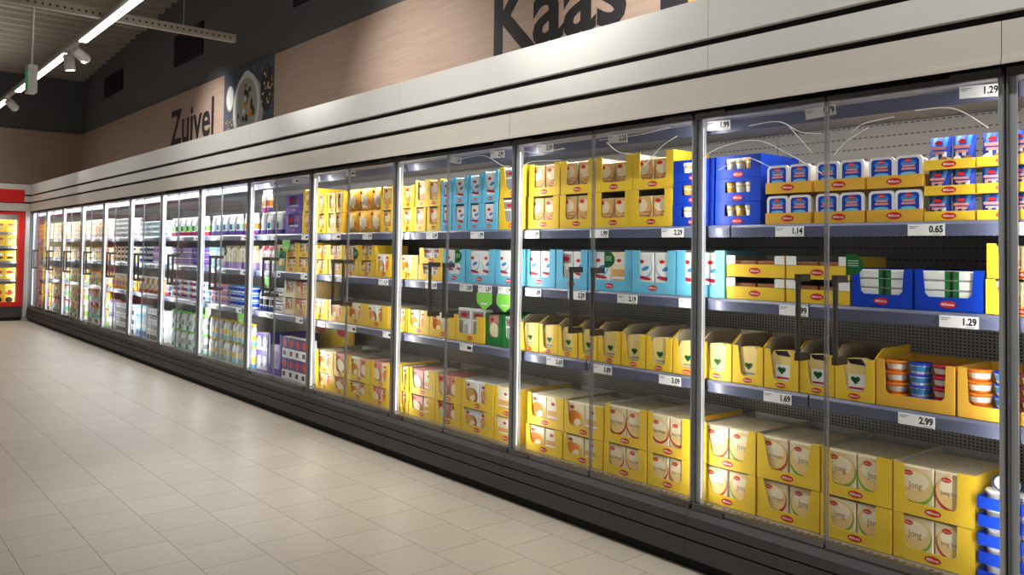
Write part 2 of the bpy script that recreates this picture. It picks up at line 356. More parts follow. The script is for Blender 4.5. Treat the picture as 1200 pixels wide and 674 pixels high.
def fridge(bi):
    x1 = -W * bi; x0 = x1 - W
    if bi == NB - 1: x0 = XE + 0.03
    desc = 'slim strip of glass-door chiller at the right edge' if bi < 0 else 'glass-door chiller with %s, %s' % (BAYDESC[bi], bay(bi))
    r = root('display_fridge', (x0, 0, 0), desc, 'refrigerator', 'glass-door chillers in one long run')
    w = x1 - x0
    ob('back_panel', MB().box(0.001, w - 0.001, YBK, YBK + 0.02, 0.25, 1.96, ['shelf', 'shelf', 'back', 'shelf', 'shelf', 'shelf']), r)
    b = MB().box(0.001, w - 0.001, 0.02, YBK + 0.02, 1.962, 1.974, 'canopy'); ob('canopy', b, r)
    b = MB(); b.add([(0.001, 0.09, 1.955), (w - 0.001, 0.09, 1.955), (w - 0.001, 0.105, 1.905), (0.001, 0.105, 1.905), (0.001, 0.11, 1.955), (w - 0.001, 0.11, 1.955)], [(0, 3, 2, 1), (0, 4, 3), (1, 2, 5), (4, 5, 2, 3)], 'rail' if bi < 4 else 'canopy'); ob('canopy_rail', b, r)
    b = MB().box(0.001, w - 0.001, 0.03, YBK, 0.246, 0.260, 'deck')
    for i in range(40): b.box(w * (i + 0.2) / 40, w * (i + 0.6) / 40, 0.040, 0.085, 0.260, 0.263, 'alu_dark')
    ob('deck', b, r)
    for nm, z in SH[:3]:
        s = ob('shelf', MB().box(0.002, w - 0.002, 0.105, YBK, z - 0.022, z - 0.002, 'shelf'), r)
        p = MB(); e0 = 0.002; cuts = [0.002, 0.40 * w if z < 1.3 else 0.1 * w, w - 0.002] if bi < 5 else [0.002, w - 0.002]
        for a, c in zip(cuts, cuts[1:]):
            p.add([(a + 0.004, 0.0985, z - 0.001), (c - 0.004, 0.0985, z - 0.001), (c - 0.004, 0.090, z - 0.012), (a + 0.004, 0.090, z - 0.012), (c - 0.004, 0.095, z - 0.054), (a + 0.004, 0.095, z - 0.054), (c - 0.004, 0.1045, z - 0.054), (a + 0.004, 0.1045, z - 0.054), (c - 0.004, 0.1045, z - 0.001), (a + 0.004, 0.1045, z - 0.001)],
                  [(3, 2, 1, 0), (5, 4, 2, 3), (7, 6, 4, 5), (0, 1, 8, 9), (9, 8, 6, 7)], ['rail', 'rail', 'alu', 'rail', 'rail'])
        ob('price_rail', p, s)
    ob('base_panel', MB().xprism(bp_[::-1], 0.001, w - 0.001, 'base'), r)
    ob('kick_plate', MB().box(0.001, w - 0.001, -0.02, 0.06, 0.0, 0.05, 'toe'), r)
    xs0 = 0.03 if bi == NB - 1 else 0.0
    for px, M3 in ((xs0, MR), (w, ML)):
        ob('mullion', M3[0], r, (px, 0, 0)); ob('led_strip', M3[1], r, (px, 0, 0), label='white vertical light strip'); ob('gasket', M3[2], r, (px, 0, 0))
    for h in (0, 1):
        d = ob('door', DM[0], r, (0.004 if h == 0 else w - 0.621, 0, 0))
        if abs(w - W) > 0.01: d.scale.x = (w / 2 - 0.008) / 0.617; d.location.x = 0.004 if h == 0 else w / 2 + 0.004
        ob('bottom_rail', DM[1], d); ob('top_rail', DM[2], d); ob('edge_strip', DM[3], d)
        ob('handle', HANDLE, d, (0.617 - 0.072, 0, 0) if h == 0 else (0.072, 0, 0))
        for hm in HINGE: ob('hinge', hm, d, (0.004, 0, 0) if h == 0 else (0.453, 0, 0))
        if h == 1: ob('sticker', STICK, d, (0.07, 0, 1.333), label='dark green half-round sticker')
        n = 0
        for wr in GLARE_ARCS.get(bi, []):
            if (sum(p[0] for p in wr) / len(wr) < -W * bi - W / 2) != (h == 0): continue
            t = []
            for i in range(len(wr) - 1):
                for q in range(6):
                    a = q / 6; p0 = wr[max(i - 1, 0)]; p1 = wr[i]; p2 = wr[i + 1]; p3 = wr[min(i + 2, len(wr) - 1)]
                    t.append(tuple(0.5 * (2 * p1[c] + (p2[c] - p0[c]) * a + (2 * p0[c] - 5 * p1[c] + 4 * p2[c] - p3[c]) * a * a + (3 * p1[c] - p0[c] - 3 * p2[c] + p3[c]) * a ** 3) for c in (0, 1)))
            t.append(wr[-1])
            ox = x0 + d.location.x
            ob('glare_arc', MB().tube([(p[0] - ox, 0.0135, p[1]) for p in t], 0.0018, 'white', 6), d, label='thin white curve standing in for a reflection in the glass')
    return r
for bi in range(-1, NB): fridge(bi)

# ------------------------------------------------------------------ goods: shared meshes
MC = {}
def cached(key, fn):
    if key not in MC: MC[key] = fn()
    return MC[key]
def r2(v): return round(v, 2)

def logo_mesh():
    b = MB(); b.oval(0, 0, 0.0275, 0.0125, 0, 'red', 24); b.text('Milbona', 0, -0.0042, 0.0128, -0.0004, 'white', bold=0.012)
    return b.mesh('logo')
LOGO = logo_mesh()

def carton_mesh(w, d, h, cut, lip, col, inner, hb=None, side=None):
    """one folded carton with an open top and a cut-out front; cut = (left top, left bottom, right bottom, right top) post widths"""
    b = MB(); t = 0.003; hb = hb or h; hw = w / 2; lt, lb, rb, rt = cut
    r = 0.012
    pts = [(-hw, 0), (hw, 0), (hw, h), (hw - rt, h), (hw - rb + (rb - rt) * 0.0, lip + r), (hw - rb - r, lip), (-hw + lb + r, lip), (-hw + lb, lip + r), (-hw + lt, h), (-hw, h)]
    b.prism(pts, 0, t, col, inner, col)
    sp = [(t, 0), (d, 0), (d, hb), (d * 0.22 if hb > h + 0.003 else d, hb), (t, h)]
    if hb <= h + 0.003: sp = [(t, 0), (d, 0), (d, h), (t, h)]
    sd = side or col
    b.xprism(sp, -hw, -hw + t, sd, inner); b.xprism(sp, hw - t, hw, inner, sd)
    b.box(-hw + t, hw - t, d - t, d, 0, hb, inner); b.box(-hw + t, hw - t, t, d - t, 0, t, inner)
    return b.mesh('carton')

def pack_mesh(kind, w, h, t):
    b = MB(); y = -0.0006; hw = w / 2
    bg = dict(red='beige', green='beige', peach='tan', blue='white', meat='white', ham='pink', white='white', orange='cream', grated='yellow2', brown='ham', moz='white', slices='cream').get(kind, 'white')
    b.pbox(-hw, hw, 0, t, 0, h, bg)
    if kind in ('red', 'green'):
        rr = min(0.47 * w, 0.37 * h); cz = 0.585 * h
        b.oval(0, cz - 0.004, rr * 1.08, rr * 1.08, y, 'rim_red' if kind == 'red' else 'rim_green', 28); b.oval(0.0, cz + 0.003, rr, rr, 2 * y, 'disc', 28)
        b.oval(0, cz + 0.3 * rr, rr * 0.8, rr * 0.55, 2.5 * y, 'cream', 20)
        b.oval(-0.4 * rr, cz + 0.72 * rr, 0.017, 0.009, 3 * y, 'red', 18); b.text('Milbona', -0.4 * rr, cz + 0.72 * rr - 0.0028, 0.0075, 4 * y, 'white')
        b.text('Jong belegen' if kind == 'red' else 'Jong', 0, cz - 0.15 * rr, 0.021 if kind == 'red' else 0.034, 4 * y, 'script', sx=0.8)
        b.oval(0.62 * hw, 0.15 * h, 0.010, 0.006, y, 'skydark', 14); b.oval(0.62 * hw, 0.15 * h, 0.006, 0.004, 2 * y, 'navy', 10)
        for i in range(2): b.rect(-0.4 * w, 0.0, 0.13 * h - i * 0.008, 0.13 * h - i * 0.008 + 0.003, y, 'tan')
    elif kind == 'peach':
        rr = min(0.47 * w, 0.36 * h); cz = 0.60 * h
        b.oval(0.004, cz - 0.005, rr * 1.02, rr * 1.02, y, 'ham', 26); b.oval(0, cz + 0.003, rr, rr * 0.98, 2 * y, 'peach', 26); b.oval(-0.15 * rr, cz + 0.25 * rr, rr * 0.72, rr * 0.6, 2.5 * y, 'beige', 20)
        b.oval(-0.45 * rr, cz + 0.66 * rr, 0.017, 0.010, 3 * y, 'red', 16)
        for i in range(3): b.rect(-0.45 * rr + i * 0.01, 0.4 * rr + i * 0.012, cz - 0.05 - 0.004 + i * 0.016, cz - 0.05 + i * 0.016, 3 * y, 'brown') if i else None
        b.rect(-0.4 * w, 0.4 * w, 0.04 * h, 0.16 * h, y, 'tan')
    elif kind == 'blue':
        rr = min(0.40 * w, 0.26 * h); cz = 0.62 * h
        b.oval(0, cz, rr * 1.1, rr * 1.1, y, 'sky', 24); b.oval(0, cz + 0.006, rr, rr, 2 * y, 'white', 24)
        b.oval(-0.3 * rr, cz + 0.6 * rr, 0.016, 0.009, 3 * y, 'red', 14); b.oval(0.2 * rr, cz - 0.1 * rr, 0.5 * rr, 0.2 * rr, 3 * y, 'skydark', 16, 0.3); b.oval(0, cz - 1.05 * rr, rr, 0.16 * rr, 3 * y, 'crimson', 16, -0.12)
        b.rect(-0.42 * w, 0.42 * w, 0.03 * h, 0.24 * h, y, 'beige'); b.oval(-0.2 * w, 0.14 * h, 0.14 * w, 0.06 * h, 2 * y, 'tan', 12)
    elif kind in ('meat', 'ham', 'orange'):
        c1, c2 = dict(meat=('peach', 'ham'), ham=('cream', 'ham'), orange=('orange', 'gold'))[kind]
        b.oval(0.05 * w, 0.42 * h, 0.40 * w, 0.32 * h, y, c2, 18, 0.2); b.oval(-0.05 * w, 0.5 * h, 0.34 * w, 0.24 * h, 2 * y, c1, 18, -0.3); b.oval(0.1 * w, 0.36 * h, 0.2 * w, 0.12 * h, 3 * y, 'cream', 14, 0.4)
        b.oval(-0.2 * w, 0.84 * h, 0.016, 0.009, y, 'red', 14)
    elif kind == 'white':
        b.rect(-0.4 * w, 0.4 * w, 0.68 * h, 0.92 * h, y, 'grey'); b.oval(0, 0.8 * h, 0.3 * w, 0.07 * h, 2 * y, 'crimson', 14); b.rect(-0.36 * w, -0.1 * w, 0.1 * h, 0.62 * h, y, 'grey'); b.rect(0.0, 0.3 * w, 0.2 * h, 0.5 * h, y, 'inner')
    elif kind == 'slices':
        b.rect(-0.42 * w, 0.42 * w, 0.08 * h, 0.55 * h, y, 'peach'); b.rect(-0.42 * w, 0.42 * w, 0.30 * h, 0.36 * h, 2 * y, 'white'); b.oval(0, 0.78 * h, 0.3 * w, 0.11 * h, y, 'white', 16); b.oval(-0.1 * w, 0.78 * h, 0.016, 0.009, 2 * y, 'red', 14)
    elif kind == 'moz':
        b.rect(-0.06 * w, 0.16 * w, 0.06 * h, 0.98 * h, y, 'green'); b.rect(0.02 * w, 0.07 * w, 0.06 * h, 0.98 * h, 2 * y, 'dark'); b.rect(-0.49 * w, 0.49 * w, 0.0, 0.10 * h, y, 'grey')
    elif kind == 'brown':
        for i in range(3): b.oval(-0.3 * w + 0.3 * w * i, 0.5 * h, 0.14 * w, 0.3 * h, y, 'brown', 12)
    elif kind == 'choc':
        b.rect(-hw, hw, 0, h, 0.5 * y, 'violet'); b.oval(0, 0.55 * h, 0.36 * w, 0.3 * h, 2 * y, 'white', 16); b.rect(-hw, hw, 0.1 * h, 0.3 * h, 2.5 * y, 'inner')
    elif kind == 'dessert':
        b.rect(-hw, hw, 0.45 * h, h, 0.5 * y, 'navy'); b.oval(0.0, 0.72 * h, 0.3 * w, 0.2 * h, 2 * y, 'red', 16); b.rect(-0.3 * w, 0.1 * w, 0.12 * h, 0.34 * h, y, 'dark')
    elif kind == 'purple':
        b.rect(-hw, hw, 0, h, 0.5 * y, 'lilac'); b.oval(0, 0.6 * h, 0.34 * w, 0.22 * h, 2 * y, 'purple', 14); b.rect(-0.4 * w, 0.4 * w, 0.1 * h, 0.24 * h, 2 * y, 'white')
    elif kind == 'lightblue':
        b.rect(-hw, hw, 0, h, 0.5 * y, 'sky'); b.oval(0, 0.68 * h, 0.3 * w, 0.16 * h, 2 * y, 'white', 14); b.rect(-0.35 * w, 0.2 * w, 0.1 * h, 0.4 * h, 2 * y, 'navy')
    elif kind == 'egg':
        b.rect(-hw, hw, 0, h, 0.5 * y, 'cream'); b.oval(-0.1 * w, 0.5 * h, 0.3 * w, 0.3 * h, 2 * y, 'gold', 14); b.rect(0.1 * w, 0.45 * w, 0.2 * h, 0.5 * h, 2 * y, 'white')
    elif kind == 'bw':
        b.rect(-hw, hw, 0.0, 0.45 * h, 0.5 * y, 'dark'); b.oval(0, 0.72 * h, 0.25 * w, 0.12 * h, y, 'grey', 12)
    elif kind == 'yel':
        b.rect(-hw, hw, 0, h, 0.5 * y, 'yellow'); b.oval(0.0, 0.70 * h, 0.34 * w, 0.12 * h, 2 * y, 'crimson', 14); b.oval(0.0, 0.32 * h, 0.32 * w, 0.16 * h, 2 * y, 'brown', 14)
    return b.mesh('pack')

def wedge_mesh(w, h, dark):
    b = MB(); hw = w / 2
    pts = [(-hw * 0.62, 0), (hw * 0.62, 0), (hw * 0.95, h * 0.55), (hw * 0.8, h * 0.88), (hw * 0.35, h), (-hw * 0.55, h * 0.97), (-hw * 0.95, h * 0.6)]
    b.prism(pts, 0, 0.05, 'cheese'); y = -0.0006
    if dark: b.flat([(-hw * 0.3, h * 0.86), (hw * 0.6, h * 0.84), (hw * 0.35, h * 0.995), (-hw * 0.5, h * 0.965)], y, 'dark')
    if dark: b.rect(-hw * 0.42, hw * 0.55, h * 0.14, h * 0.62, y, 'white')
    q = h * 0.5
    b.oval(-0.009, q, 0.010, 0.009, 2 * y, 'green', 14); b.oval(0.009, q, 0.010, 0.009, 2 * y, 'green', 14); b.flat([(-0.018, q - 0.004), (0, q - 0.022), (0.018, q - 0.004)], 2 * y, 'green'); b.oval(0, q - 0.001, 0.006, 0.004, 3 * y, 'dark', 10)
    b.rect(-hw * 0.36, hw * 0.48, h * 0.25, h * 0.30, 2 * y, 'crimson' if dark else 'grey'); b.rect(-hw * 0.3, hw * 0.4, h * 0.18, h * 0.2, 2 * y, 'grey')
    return b.mesh('wedge')

def tub_mesh():
    """upright rectangular spread tub seen lid-on: white rounded lid with a blue picture label"""
    b = MB(); w, h = 0.104, 0.112
    def rr(w, h, r, cz):
        p = []
        for cx, cy, a0 in ((w / 2 - r, -h / 2 + r, -90), (w / 2 - r, h / 2 - r, 0), (-w / 2 + r, h / 2 - r, 90), (-w / 2 + r, -h / 2 + r, 180)):
            for i in range(5): a = math.radians(a0 + i * 22.5); p.append((cx + r * math.cos(a), cz + cy + r * math.sin(a)))
        return p
    b.prism(rr(w, h, 0.018, h / 2), 0, 0.012, 'white'); b.prism(rr(w - 0.012, h - 0.012, 0.016, h / 2), 0.012, 0.07, 'white')
    y = -0.0006; c = h / 2
    b.flat(rr(w - 0.022, h - 0.024, 0.012, c + 0.002), y, 'blue'); b.oval(0, c + 0.026, 0.030, 0.014, 1.5 * y, 'skydark', 20)
    b.oval(0, c + 0.036, 0.014, 0.008, 2 * y, 'red', 16); b.text('Milbona', 0, c + 0.0335, 0.0062, 3 * y, 'white')
    b.rect(-0.027, 0.027, c + 0.002, c + 0.010, 2 * y, 'pink'); b.rect(-0.022, 0.024, c + 0.013, c + 0.020, 2 * y, 'pink'); b.oval(0.0, c - 0.012, 0.03, 0.007, 2 * y, 'sky', 14); b.oval(0.034, c - 0.024, 0.007, 0.007, 2 * y, 'white', 12); b.oval(0.034, c - 0.024, 0.0045, 0.0045, 3 * y, 'skydark', 12)
    b.rect(-0.044, -0.01, 0.014, 0.024, 2 * y, 'white'); b.rect(-0.03, 0.0, 0.004, 0.010, 2 * y, 'gold')
    return b.mesh('tub')

def pouch_mesh(i):
    b = MB(); w, h = 0.082, 0.118; n = 6; v = []
    for j in range(n + 1):
        u = j / n; bulge = 0.022 * math.sin(PI * u) ** 0.6; ww = w / 2 * (1 - 0.05 * math.sin(PI * u))
        for k in range(n + 1):
            s = k / n; v.append(((s - 0.5) * 2 * ww, -bulge * math.sin(PI * s) ** 0.6, u * h))
    f = [(j * (n + 1) + k, j * (n + 1) + k + 1, (j + 1) * (n + 1) + k + 1, (j + 1) * (n + 1) + k) for j in range(n) for k in range(n)]
    ms = []
    for j in range(n):
        for k in range(n): ms.append('white' if (j <= 2 and (k * 2 + j + i) % 5 < 2) else ('skydark' if j >= 4 and k in (1, 4) else 'blue'))
    b.add(v, f, ms, True); m = len(v); b.add([(x, -y, z) for x, y, z in v], [tuple(reversed(q)) for q in f], 'blue', True)
    b.oval(0, 0.092, 0.014, 0.008, -0.0235, 'red', 14); b.rect(-0.026, 0.027, 0.066, 0.078, -0.0245, 'pink'); b.rect(-0.02, 0.022, 0.05, 0.060, -0.0245, 'pink'); b.oval(0.02, 0.03, 0.014, 0.010, -0.0245, 'ham', 10); b.oval(-0.014, 0.028, 0.014, 0.013, -0.0247, 'white', 10)
    return b.mesh('pouch')

def cup_mesh(lid, body, band, r=0.045, h=0.06, oval=1.0):
    b = MB()
    b.lathe([(r * 0.72, 0, body), (r * 0.80, h * 0.25, band), (r * 0.90, h * 0.72, body), (r * 0.92, h * 0.80, lid), (r, h * 0.82, lid), (r, h * 0.97, lid), (r * 0.9, h, lid)], body, 16, oval, 1.0)
    return b.mesh('cup')

def bottle_mesh(body, sleeve, low, cap, r=0.03, h=0.2, square=False):
    b = MB(); n = 4 if square else 12
    if body == 'white': body = 'milk'
    if sleeve == 'white': sleeve = 'milk'
    b.lathe([(r * 0.80, 0, low), (r * 0.86, 0.008, low), (r * 0.86, h * 0.20, body), (r * 0.82, h * 0.26, sleeve), (r * 0.80, h * 0.36, sleeve), (r * 0.84, h * 0.52, body), (r * 0.86, h * 0.62, body), (r * 0.66, h * 0.78, body), (r * 0.42, h * 0.88, body), (r * 0.40, h * 0.90, body)], low, n)
    return b.mesh('bottle')
def cap_mesh(cap, r, h): return MB().lathe([(r * 0.55, h * 0.895, cap), (r * 0.55, h * 0.985, cap), (r * 0.48, h, cap)], cap, 10).mesh('cap')
def gable_mesh(body, top, band, w=0.065, h=0.22):
    """slim drinks carton with a folded gable"""
    b = MB(); a = w / 2; z1 = h * 0.8
    a *= 0.84; body = 'milk' if body == 'white' else body
    b.box(-a, a, -a, a, 0, h * 0.28, band); b.box(-a, a, -a, a, h * 0.28, z1, body)
    b.add([(-a, -a, z1), (a, -a, z1), (a, a, z1), (-a, a, z1), (-a, 0, h * 0.95), (a, 0, h * 0.95)], [(0, 1, 5, 4), (2, 3, 4, 5), (1, 2, 5), (3, 0, 4)], top); b.box(-a, a, -0.003, 0.003, h * 0.94, h, top)
    b.oval(0, h * 0.58, a * 0.6, h * 0.1, -a - 0.0006, top, 12)
    return b.mesh('drink_carton')

def film_bag_mesh(w, h):
    b = MB(); n = 8; v = []
    for j in range(n + 1):
        for k in range(n + 1):
            s, u = k / n, j / n
            v.append(((s - 0.5) * w * (1 + 0.03 * math.sin(9 * u)), -0.008 * math.sin(PI * s) + 0.006 * math.sin(5 * s * PI + 3 * u), u * h + 0.012 * math.sin(4 * PI * s) * u))
    b.add(v, [(j * (n + 1) + k, j * (n + 1) + k + 1, (j + 1) * (n + 1) + k + 1, (j + 1) * (n + 1) + k) for j in range(n) for k in range(n)], 'film', True)
    return b.mesh('film')

def bag_mesh(w, h, seed):
    """soft bag of grated cheese"""
    rnd = random.Random(seed); b = MB(); n = 8; v = []
    for j in range(n + 1):
        u = j / n
        for k in range(n + 1):
            s = k / n; d = 0.035 * (math.sin(PI * s) * math.sin(PI * u)) ** 0.5 + rnd.uniform(-0.003, 0.003) * (0 < j < n and 0 < k < n)
            v.append(((s - 0.5) * w * (0.93 + 0.07 * math.sin(PI * u)), -d, u * h))
    f = [(j * (n + 1) + k, j * (n + 1) + k + 1, (j + 1) * (n + 1) + k + 1, (j + 1) * (n + 1) + k) for j in range(n) for k in range(n)]
    ms = []
    for j in range(n):
        for k in range(n):
            q = math.hypot((k + 0.5) / n - 0.5, (j + 0.5) / n - 0.45)
            ms.append('cream' if q < 0.28 else ('orange' if 0.30 < q < 0.37 and j < n / 2 else 'yellow2'))
    b.add(v, f, ms, True); b.add([(x, -y * 0.8, z) for x, y, z in v], [tuple(reversed(q)) for q in f], 'yellow2', True)
    b.oval(-0.25 * w, 0.8 * h, 0.02, 0.011, -0.034, 'red', 12)
    return b.mesh('bag')

# ------------------------------------------------------------------ goods: placing
def put_logo(c, lip, w, dx=0.0):
    o = ob('logo', LOGO, c, (dx, -0.0009, lip * 0.5)); s = min(lip * 0.72 / 0.025, 1.05, w * 0.3 / 0.055); o.scale = (s, 1, s); return o

CNT = {}
def nth(*key):
    CNT[key] = CNT.get(key, 0) + 1
    return ORD[CNT[key] - 1] if CNT[key] <= len(ORD) else 'number %d' % CNT[key]

CN = {'yellow': 'yellow', 'yellow2': 'golden', 'sky': 'pale blue', 'blue': 'blue', 'green': 'green', 'card': 'cardboard', 'violet': 'purple', 'tan': 'brown', 'white': 'white', 'cream': 'cream'}
PN = dict(red='mature cheese slice pack', green='young cheese slice pack', peach='round cheese pack', blue='white cheese pack', meat='brown cheese pack', ham='pinkish cheese pack', orange='orange cheese pack', white='white plastic pack',
          slices='orange sliced pack', moz='white mozzarella pack', brown='brown ham pack', choc='purple dessert pack', dessert='navy dessert pack', purple='lilac pack', lightblue='pale blue pack', egg='cream pack', bw='black-white pack', yel='yellow pack')
PNAME = dict(red='cheese_slice_pack', green='cheese_slice_pack', peach='round_cheese_pack', blue='soft_cheese_pack', meat='smoked_cheese_pack', ham='ham_pack', orange='cheddar_pack', white='plastic_pouch', slices='sliced_cheese_pack',
             moz='mozzarella_pack', brown='ham_pack', choc='dessert_box', dessert='dessert_box', purple='dessert_box', egg='egg_pack', bw='dessert_box')
def carton(bi, si, x0, x1, tiers, col='yellow', packs=('red', 'red'), cut=None, lip=0.045, d=0.30, inner='inner', hb=None, deep=0, side=None, logo=True, wedge=None, packh=None, film=False):
    """a stack of cartons standing at one place on a shelf; tiers = list of heights from the bottom up"""
    sname, z = SH[si]; idx = nth(bi, si, 'place'); w = x1 - x0 - 0.004; cx = (x0 + x1) / 2
    if cut is None: cut = (0.16 * w,) * 4
    for ti, h in enumerate(tiers):
        lay = '' if len(tiers) == 1 else (['lower ', 'upper '] if len(tiers) == 2 else ['lower ', 'middle ', 'upper '])[ti]
        hh = h - 0.002
        key = ('carton', r2(w), d, round(hh, 3), tuple(round(q, 3) for q in cut), lip, col, inner, hb, side)
        me = cached(key, lambda: carton_mesh(w, d, hh, cut, lip, col, inner, hb, side))
        jit = random.uniform(-0.004, 0.004) + (0.004 if ti else 0)
        yy = Y0 + jit
        c = ob('cheese_carton', me, None, (cx, yy, z + 0.0005), '%s %s carton, %s from left, %s%s, %s' % (lay.strip(), CN.get(col, col), idx, '', sname, bay(bi)) if lay else '%s carton, %s from left, %s, %s' % (CN.get(col, col), idx, sname, bay(bi)), 'carton', 'display cartons on the %s of the %s' % (sname, bay(bi)))
        if logo: put_logo(c, lip, w)
        n = len(packs); top = ti == len(tiers) - 1
        pos = {1: ['front'], 2: ['left', 'right'], 3: ['left', 'middle', 'right']}[n]
        cw = (w - 0.012) / n
        for k, pk in enumerate(packs):
            if pk is None: continue
            ph = (packh or hh * 0.93); ph = ph if top else min(ph, hh - 0.012)
            px = cx - w / 2 + 0.006 + cw * (k + 0.5); pw = cw - 0.004
            if wedge:
                me = cached(('wedge', r2(pw), r2(ph), pk == 'dark'), lambda: wedge_mesh(pw, ph, pk == 'dark'))
                ob('cheese_wedge', me, None, (px, yy + 0.010, z + 0.005), 'pale cheese wedge in %s carton from left, %s, %s' % (idx, sname, bay(bi)), 'cheese', 'cheese wedges standing in cartons')
                continue
            t = 0.034 if deep else 0.06
            me = cached(('pack', pk, r2(pw), r2(ph), t), lambda: pack_mesh(pk, pw, ph, t))
            ob(PNAME[pk], me, None, (px, yy + 0.008 + random.uniform(0, 0.004), z + 0.005), '%s, %s in %s %scarton, %s, %s' % (PN[pk], pos[k], idx, lay, sname, bay(bi)), 'cheese', 'packs at the front of the cartons')
            if top:
                for q in range(deep):
                    ob(PNAME[pk], me, None, (px + random.uniform(-0.002, 0.002), yy + 0.008 + (q + 1) * 0.037 + 0.004, z + 0.005), 'pack behind the front ones in %s %scarton, %s, %s' % (idx, lay, sname, bay(bi)), 'cheese', 'packs behind in %s %scarton, %s, %s' % (idx, lay, sname, bay(bi)))
        if film and top:
            ob('film', cached(('film', r2(w), r2(h)), lambda: film_bag_mesh(w * 0.86, h * 1.08)), c, (0, 0.005, 0.04), label='crumpled clear plastic film')
        z += h

def row_items(bi, si, x0, x1, name, look, cat, me, pitch, tiers=1, th=0.0, y=None, cap=None, z0=None, jitter=0.003, group=None, turn=0.0, lean=0.0):
    """a row of like things, tiers on top of each other"""
    sname, z = SH[si]; z = z if z0 is None else z0; n = max(1, int((x1 - x0) / pitch)); y = Y0 + pitch * 0.5 if y is None else y
    for t in range(tiers):
        lay = '' if tiers == 1 else (['lower', 'upper'] if tiers == 2 else ['lower', 'middle', 'upper', 'topmost'])[t] + ' layer, '
        for k in range(n):
            mm_ = me[k % len(me)] if isinstance(me, list) else me
            o = ob(name, mm_, None, (x0 + pitch * (k + 0.5) + random.uniform(-jitter, jitter) * 0.3, y + random.uniform(-jitter, jitter), z + 0.0005 + t * th), '%s, %s in row, %s%s, %s' % (look, nth(bi, si, look, t), lay, sname, bay(bi)), cat, group or '%ss in the %s' % (look, bay(bi)))
            if turn or lean: o.rotation_euler = (0, lean * random.uniform(0.3, 1), turn)
            if cap: ob('cap', cap, o)

SL = lambda w: (0.14 * w, 0.22 * w, 0.22 * w, 0.14 * w)
# ---- bay one (nearest)
TRAP = lambda w: (0.10 * w, 0.20 * w, 0.20 * w, 0.12 * w)
for (a, c, pk) in [(-1.287, -1.004, ('red', 'green')), (-1.0, -0.713, ('red', 'green')), (-0.709, -0.424, ('green', 'green')), (-0.42, -0.138, ('green', 'red'))]:
    carton(0, 3, a, c, [0.165, 0.185], 'yellow', pk, (0.036, 0.044, 0.06, 0.058) if c > -0.5 else TRAP(c - a), 0.045, 0.42, 'inner', deep=7)
# blue trays of cups at the right end of the deck
TRAY = {}
def tray_mesh(w, d, lip, col):
    b = MB(); t = 0.003; hw = w / 2
    b.box(-hw, hw, 0, t, 0, lip, col); b.box(-hw, hw, d - t, d, 0, lip, col); b.box(-hw, -hw + t, t, d - t, 0, lip, col); b.box(hw - t, hw, t, d - t, 0, lip, col); b.box(-hw + t, hw - t, t, d - t, 0, t, col)
    return b.mesh('tray')
cupW = cup_mesh('white', 'white', 'inner', 0.039, 0.056)
for q, (a, c) in enumerate([(-0.128, 0.045), (0.05, 0.22)]):
    for t in range(5):
        bi_ = 0 if q == 0 else -1
        tr = ob('cup_tray', cached(('tr', 'b'), lambda: tray_mesh(0.168, 0.17, 0.040, 'blue')), None, ((a + c) / 2, Y0 - 0.012 + (t % 2) * 0.006, 0.263 + t * 0.0625), 'blue tray of white cups, %s from floor, %s stack beside yellow cartons at right' % (ORD[t], ['left', 'right'][q]), 'tray', 'blue cup trays stacked at the right end')
        for s in range(2):
            ob('yogurt_cup', cupW, None, (a + 0.046 + s * 0.081, Y0 + 0.05, 0.2665 + t * 0.0625), 'white cup, %s in %s blue tray from floor, %s stack at right' % (['left', 'right'][s], ORD[t], ['left', 'right'][q]), 'cup', 'white cups in the blue trays')
lid = MB(); lid.lathe([(0.0, 0.0), (0.046, 0.0), (0.046, 0.004)], 'white', 16); lid.oval(0, 0, 0.001, 0.001, 0, 'white', 3)
lidm = MB().lathe([(0.046, 0.0, 'white'), (0.046, 0.004, 'navy'), (0.040, 0.0045, 'white')], 'white', 16).mesh('cup_lid')
ob('foil_cover', lidm, None, (-0.055, Y0 + 0.055, 0.592), 'loose round blue-and-white lid lying on top of the blue cup trays', 'lid', rot=(0.5, 0.3, 0))

for (a, c, pk) in [(-1.285, -1.125, 'plain'), (-1.121, -0.968, 'plain'), (-0.964, -0.806, 'dark'), (-0.802, -0.651, 'dark'), (-0.647, -0.488, 'dark')]:
    w = c - a; carton(0, 2, a, c, [0.165], 'yellow', (pk,), (0.17 * w, 0.27 * w, 0.22 * w, 0.17 * w), 0.036, 0.30, 'card', 0.205, wedge=True, packh=0.158)
CUPS = {k: cup_mesh(*v, 0.0415, 0.0405) for k, v in dict(orange=('orange', 'orange', 'foodwhite'), blue=('blue', 'milk', 'skydark'), red=('crimson', 'crimson', 'foodwhite')).items()}
for ci, (a, c) in enumerate([(-0.484, -0.2), (-0.196, 0.09)]):
    w = c - a - 0.004
    ct = ob('tub_carton', cached(('cc', 1), lambda: carton_mesh(w, 0.30, 0.172, (0.03, 0.035, 0.035, 0.03), 0.045, 'yellow2', 'yellow2')), None, ((a + c) / 2, Y0, 0.8085), '%s golden carton of coloured tubs, third shelf, nearest bay at right' % ['left', 'right'][ci], 'carton', 'cartons of coloured tubs')
    for k, cc in enumerate(('orange', 'blue', 'red')):
        for t in range(4):
            ob('spread_tub', CUPS[cc], None, (a + 0.055 + k * 0.086, Y0 + 0.055, 0.812 + t * 0.0412), '%s round tub, %s of its stack, in %s golden carton, third shelf, nearest bay' % (cc, ['bottom', 'second', 'third', 'top'][t], ['left', 'right'][ci]), 'tub', 'coloured round tubs in the golden cartons')
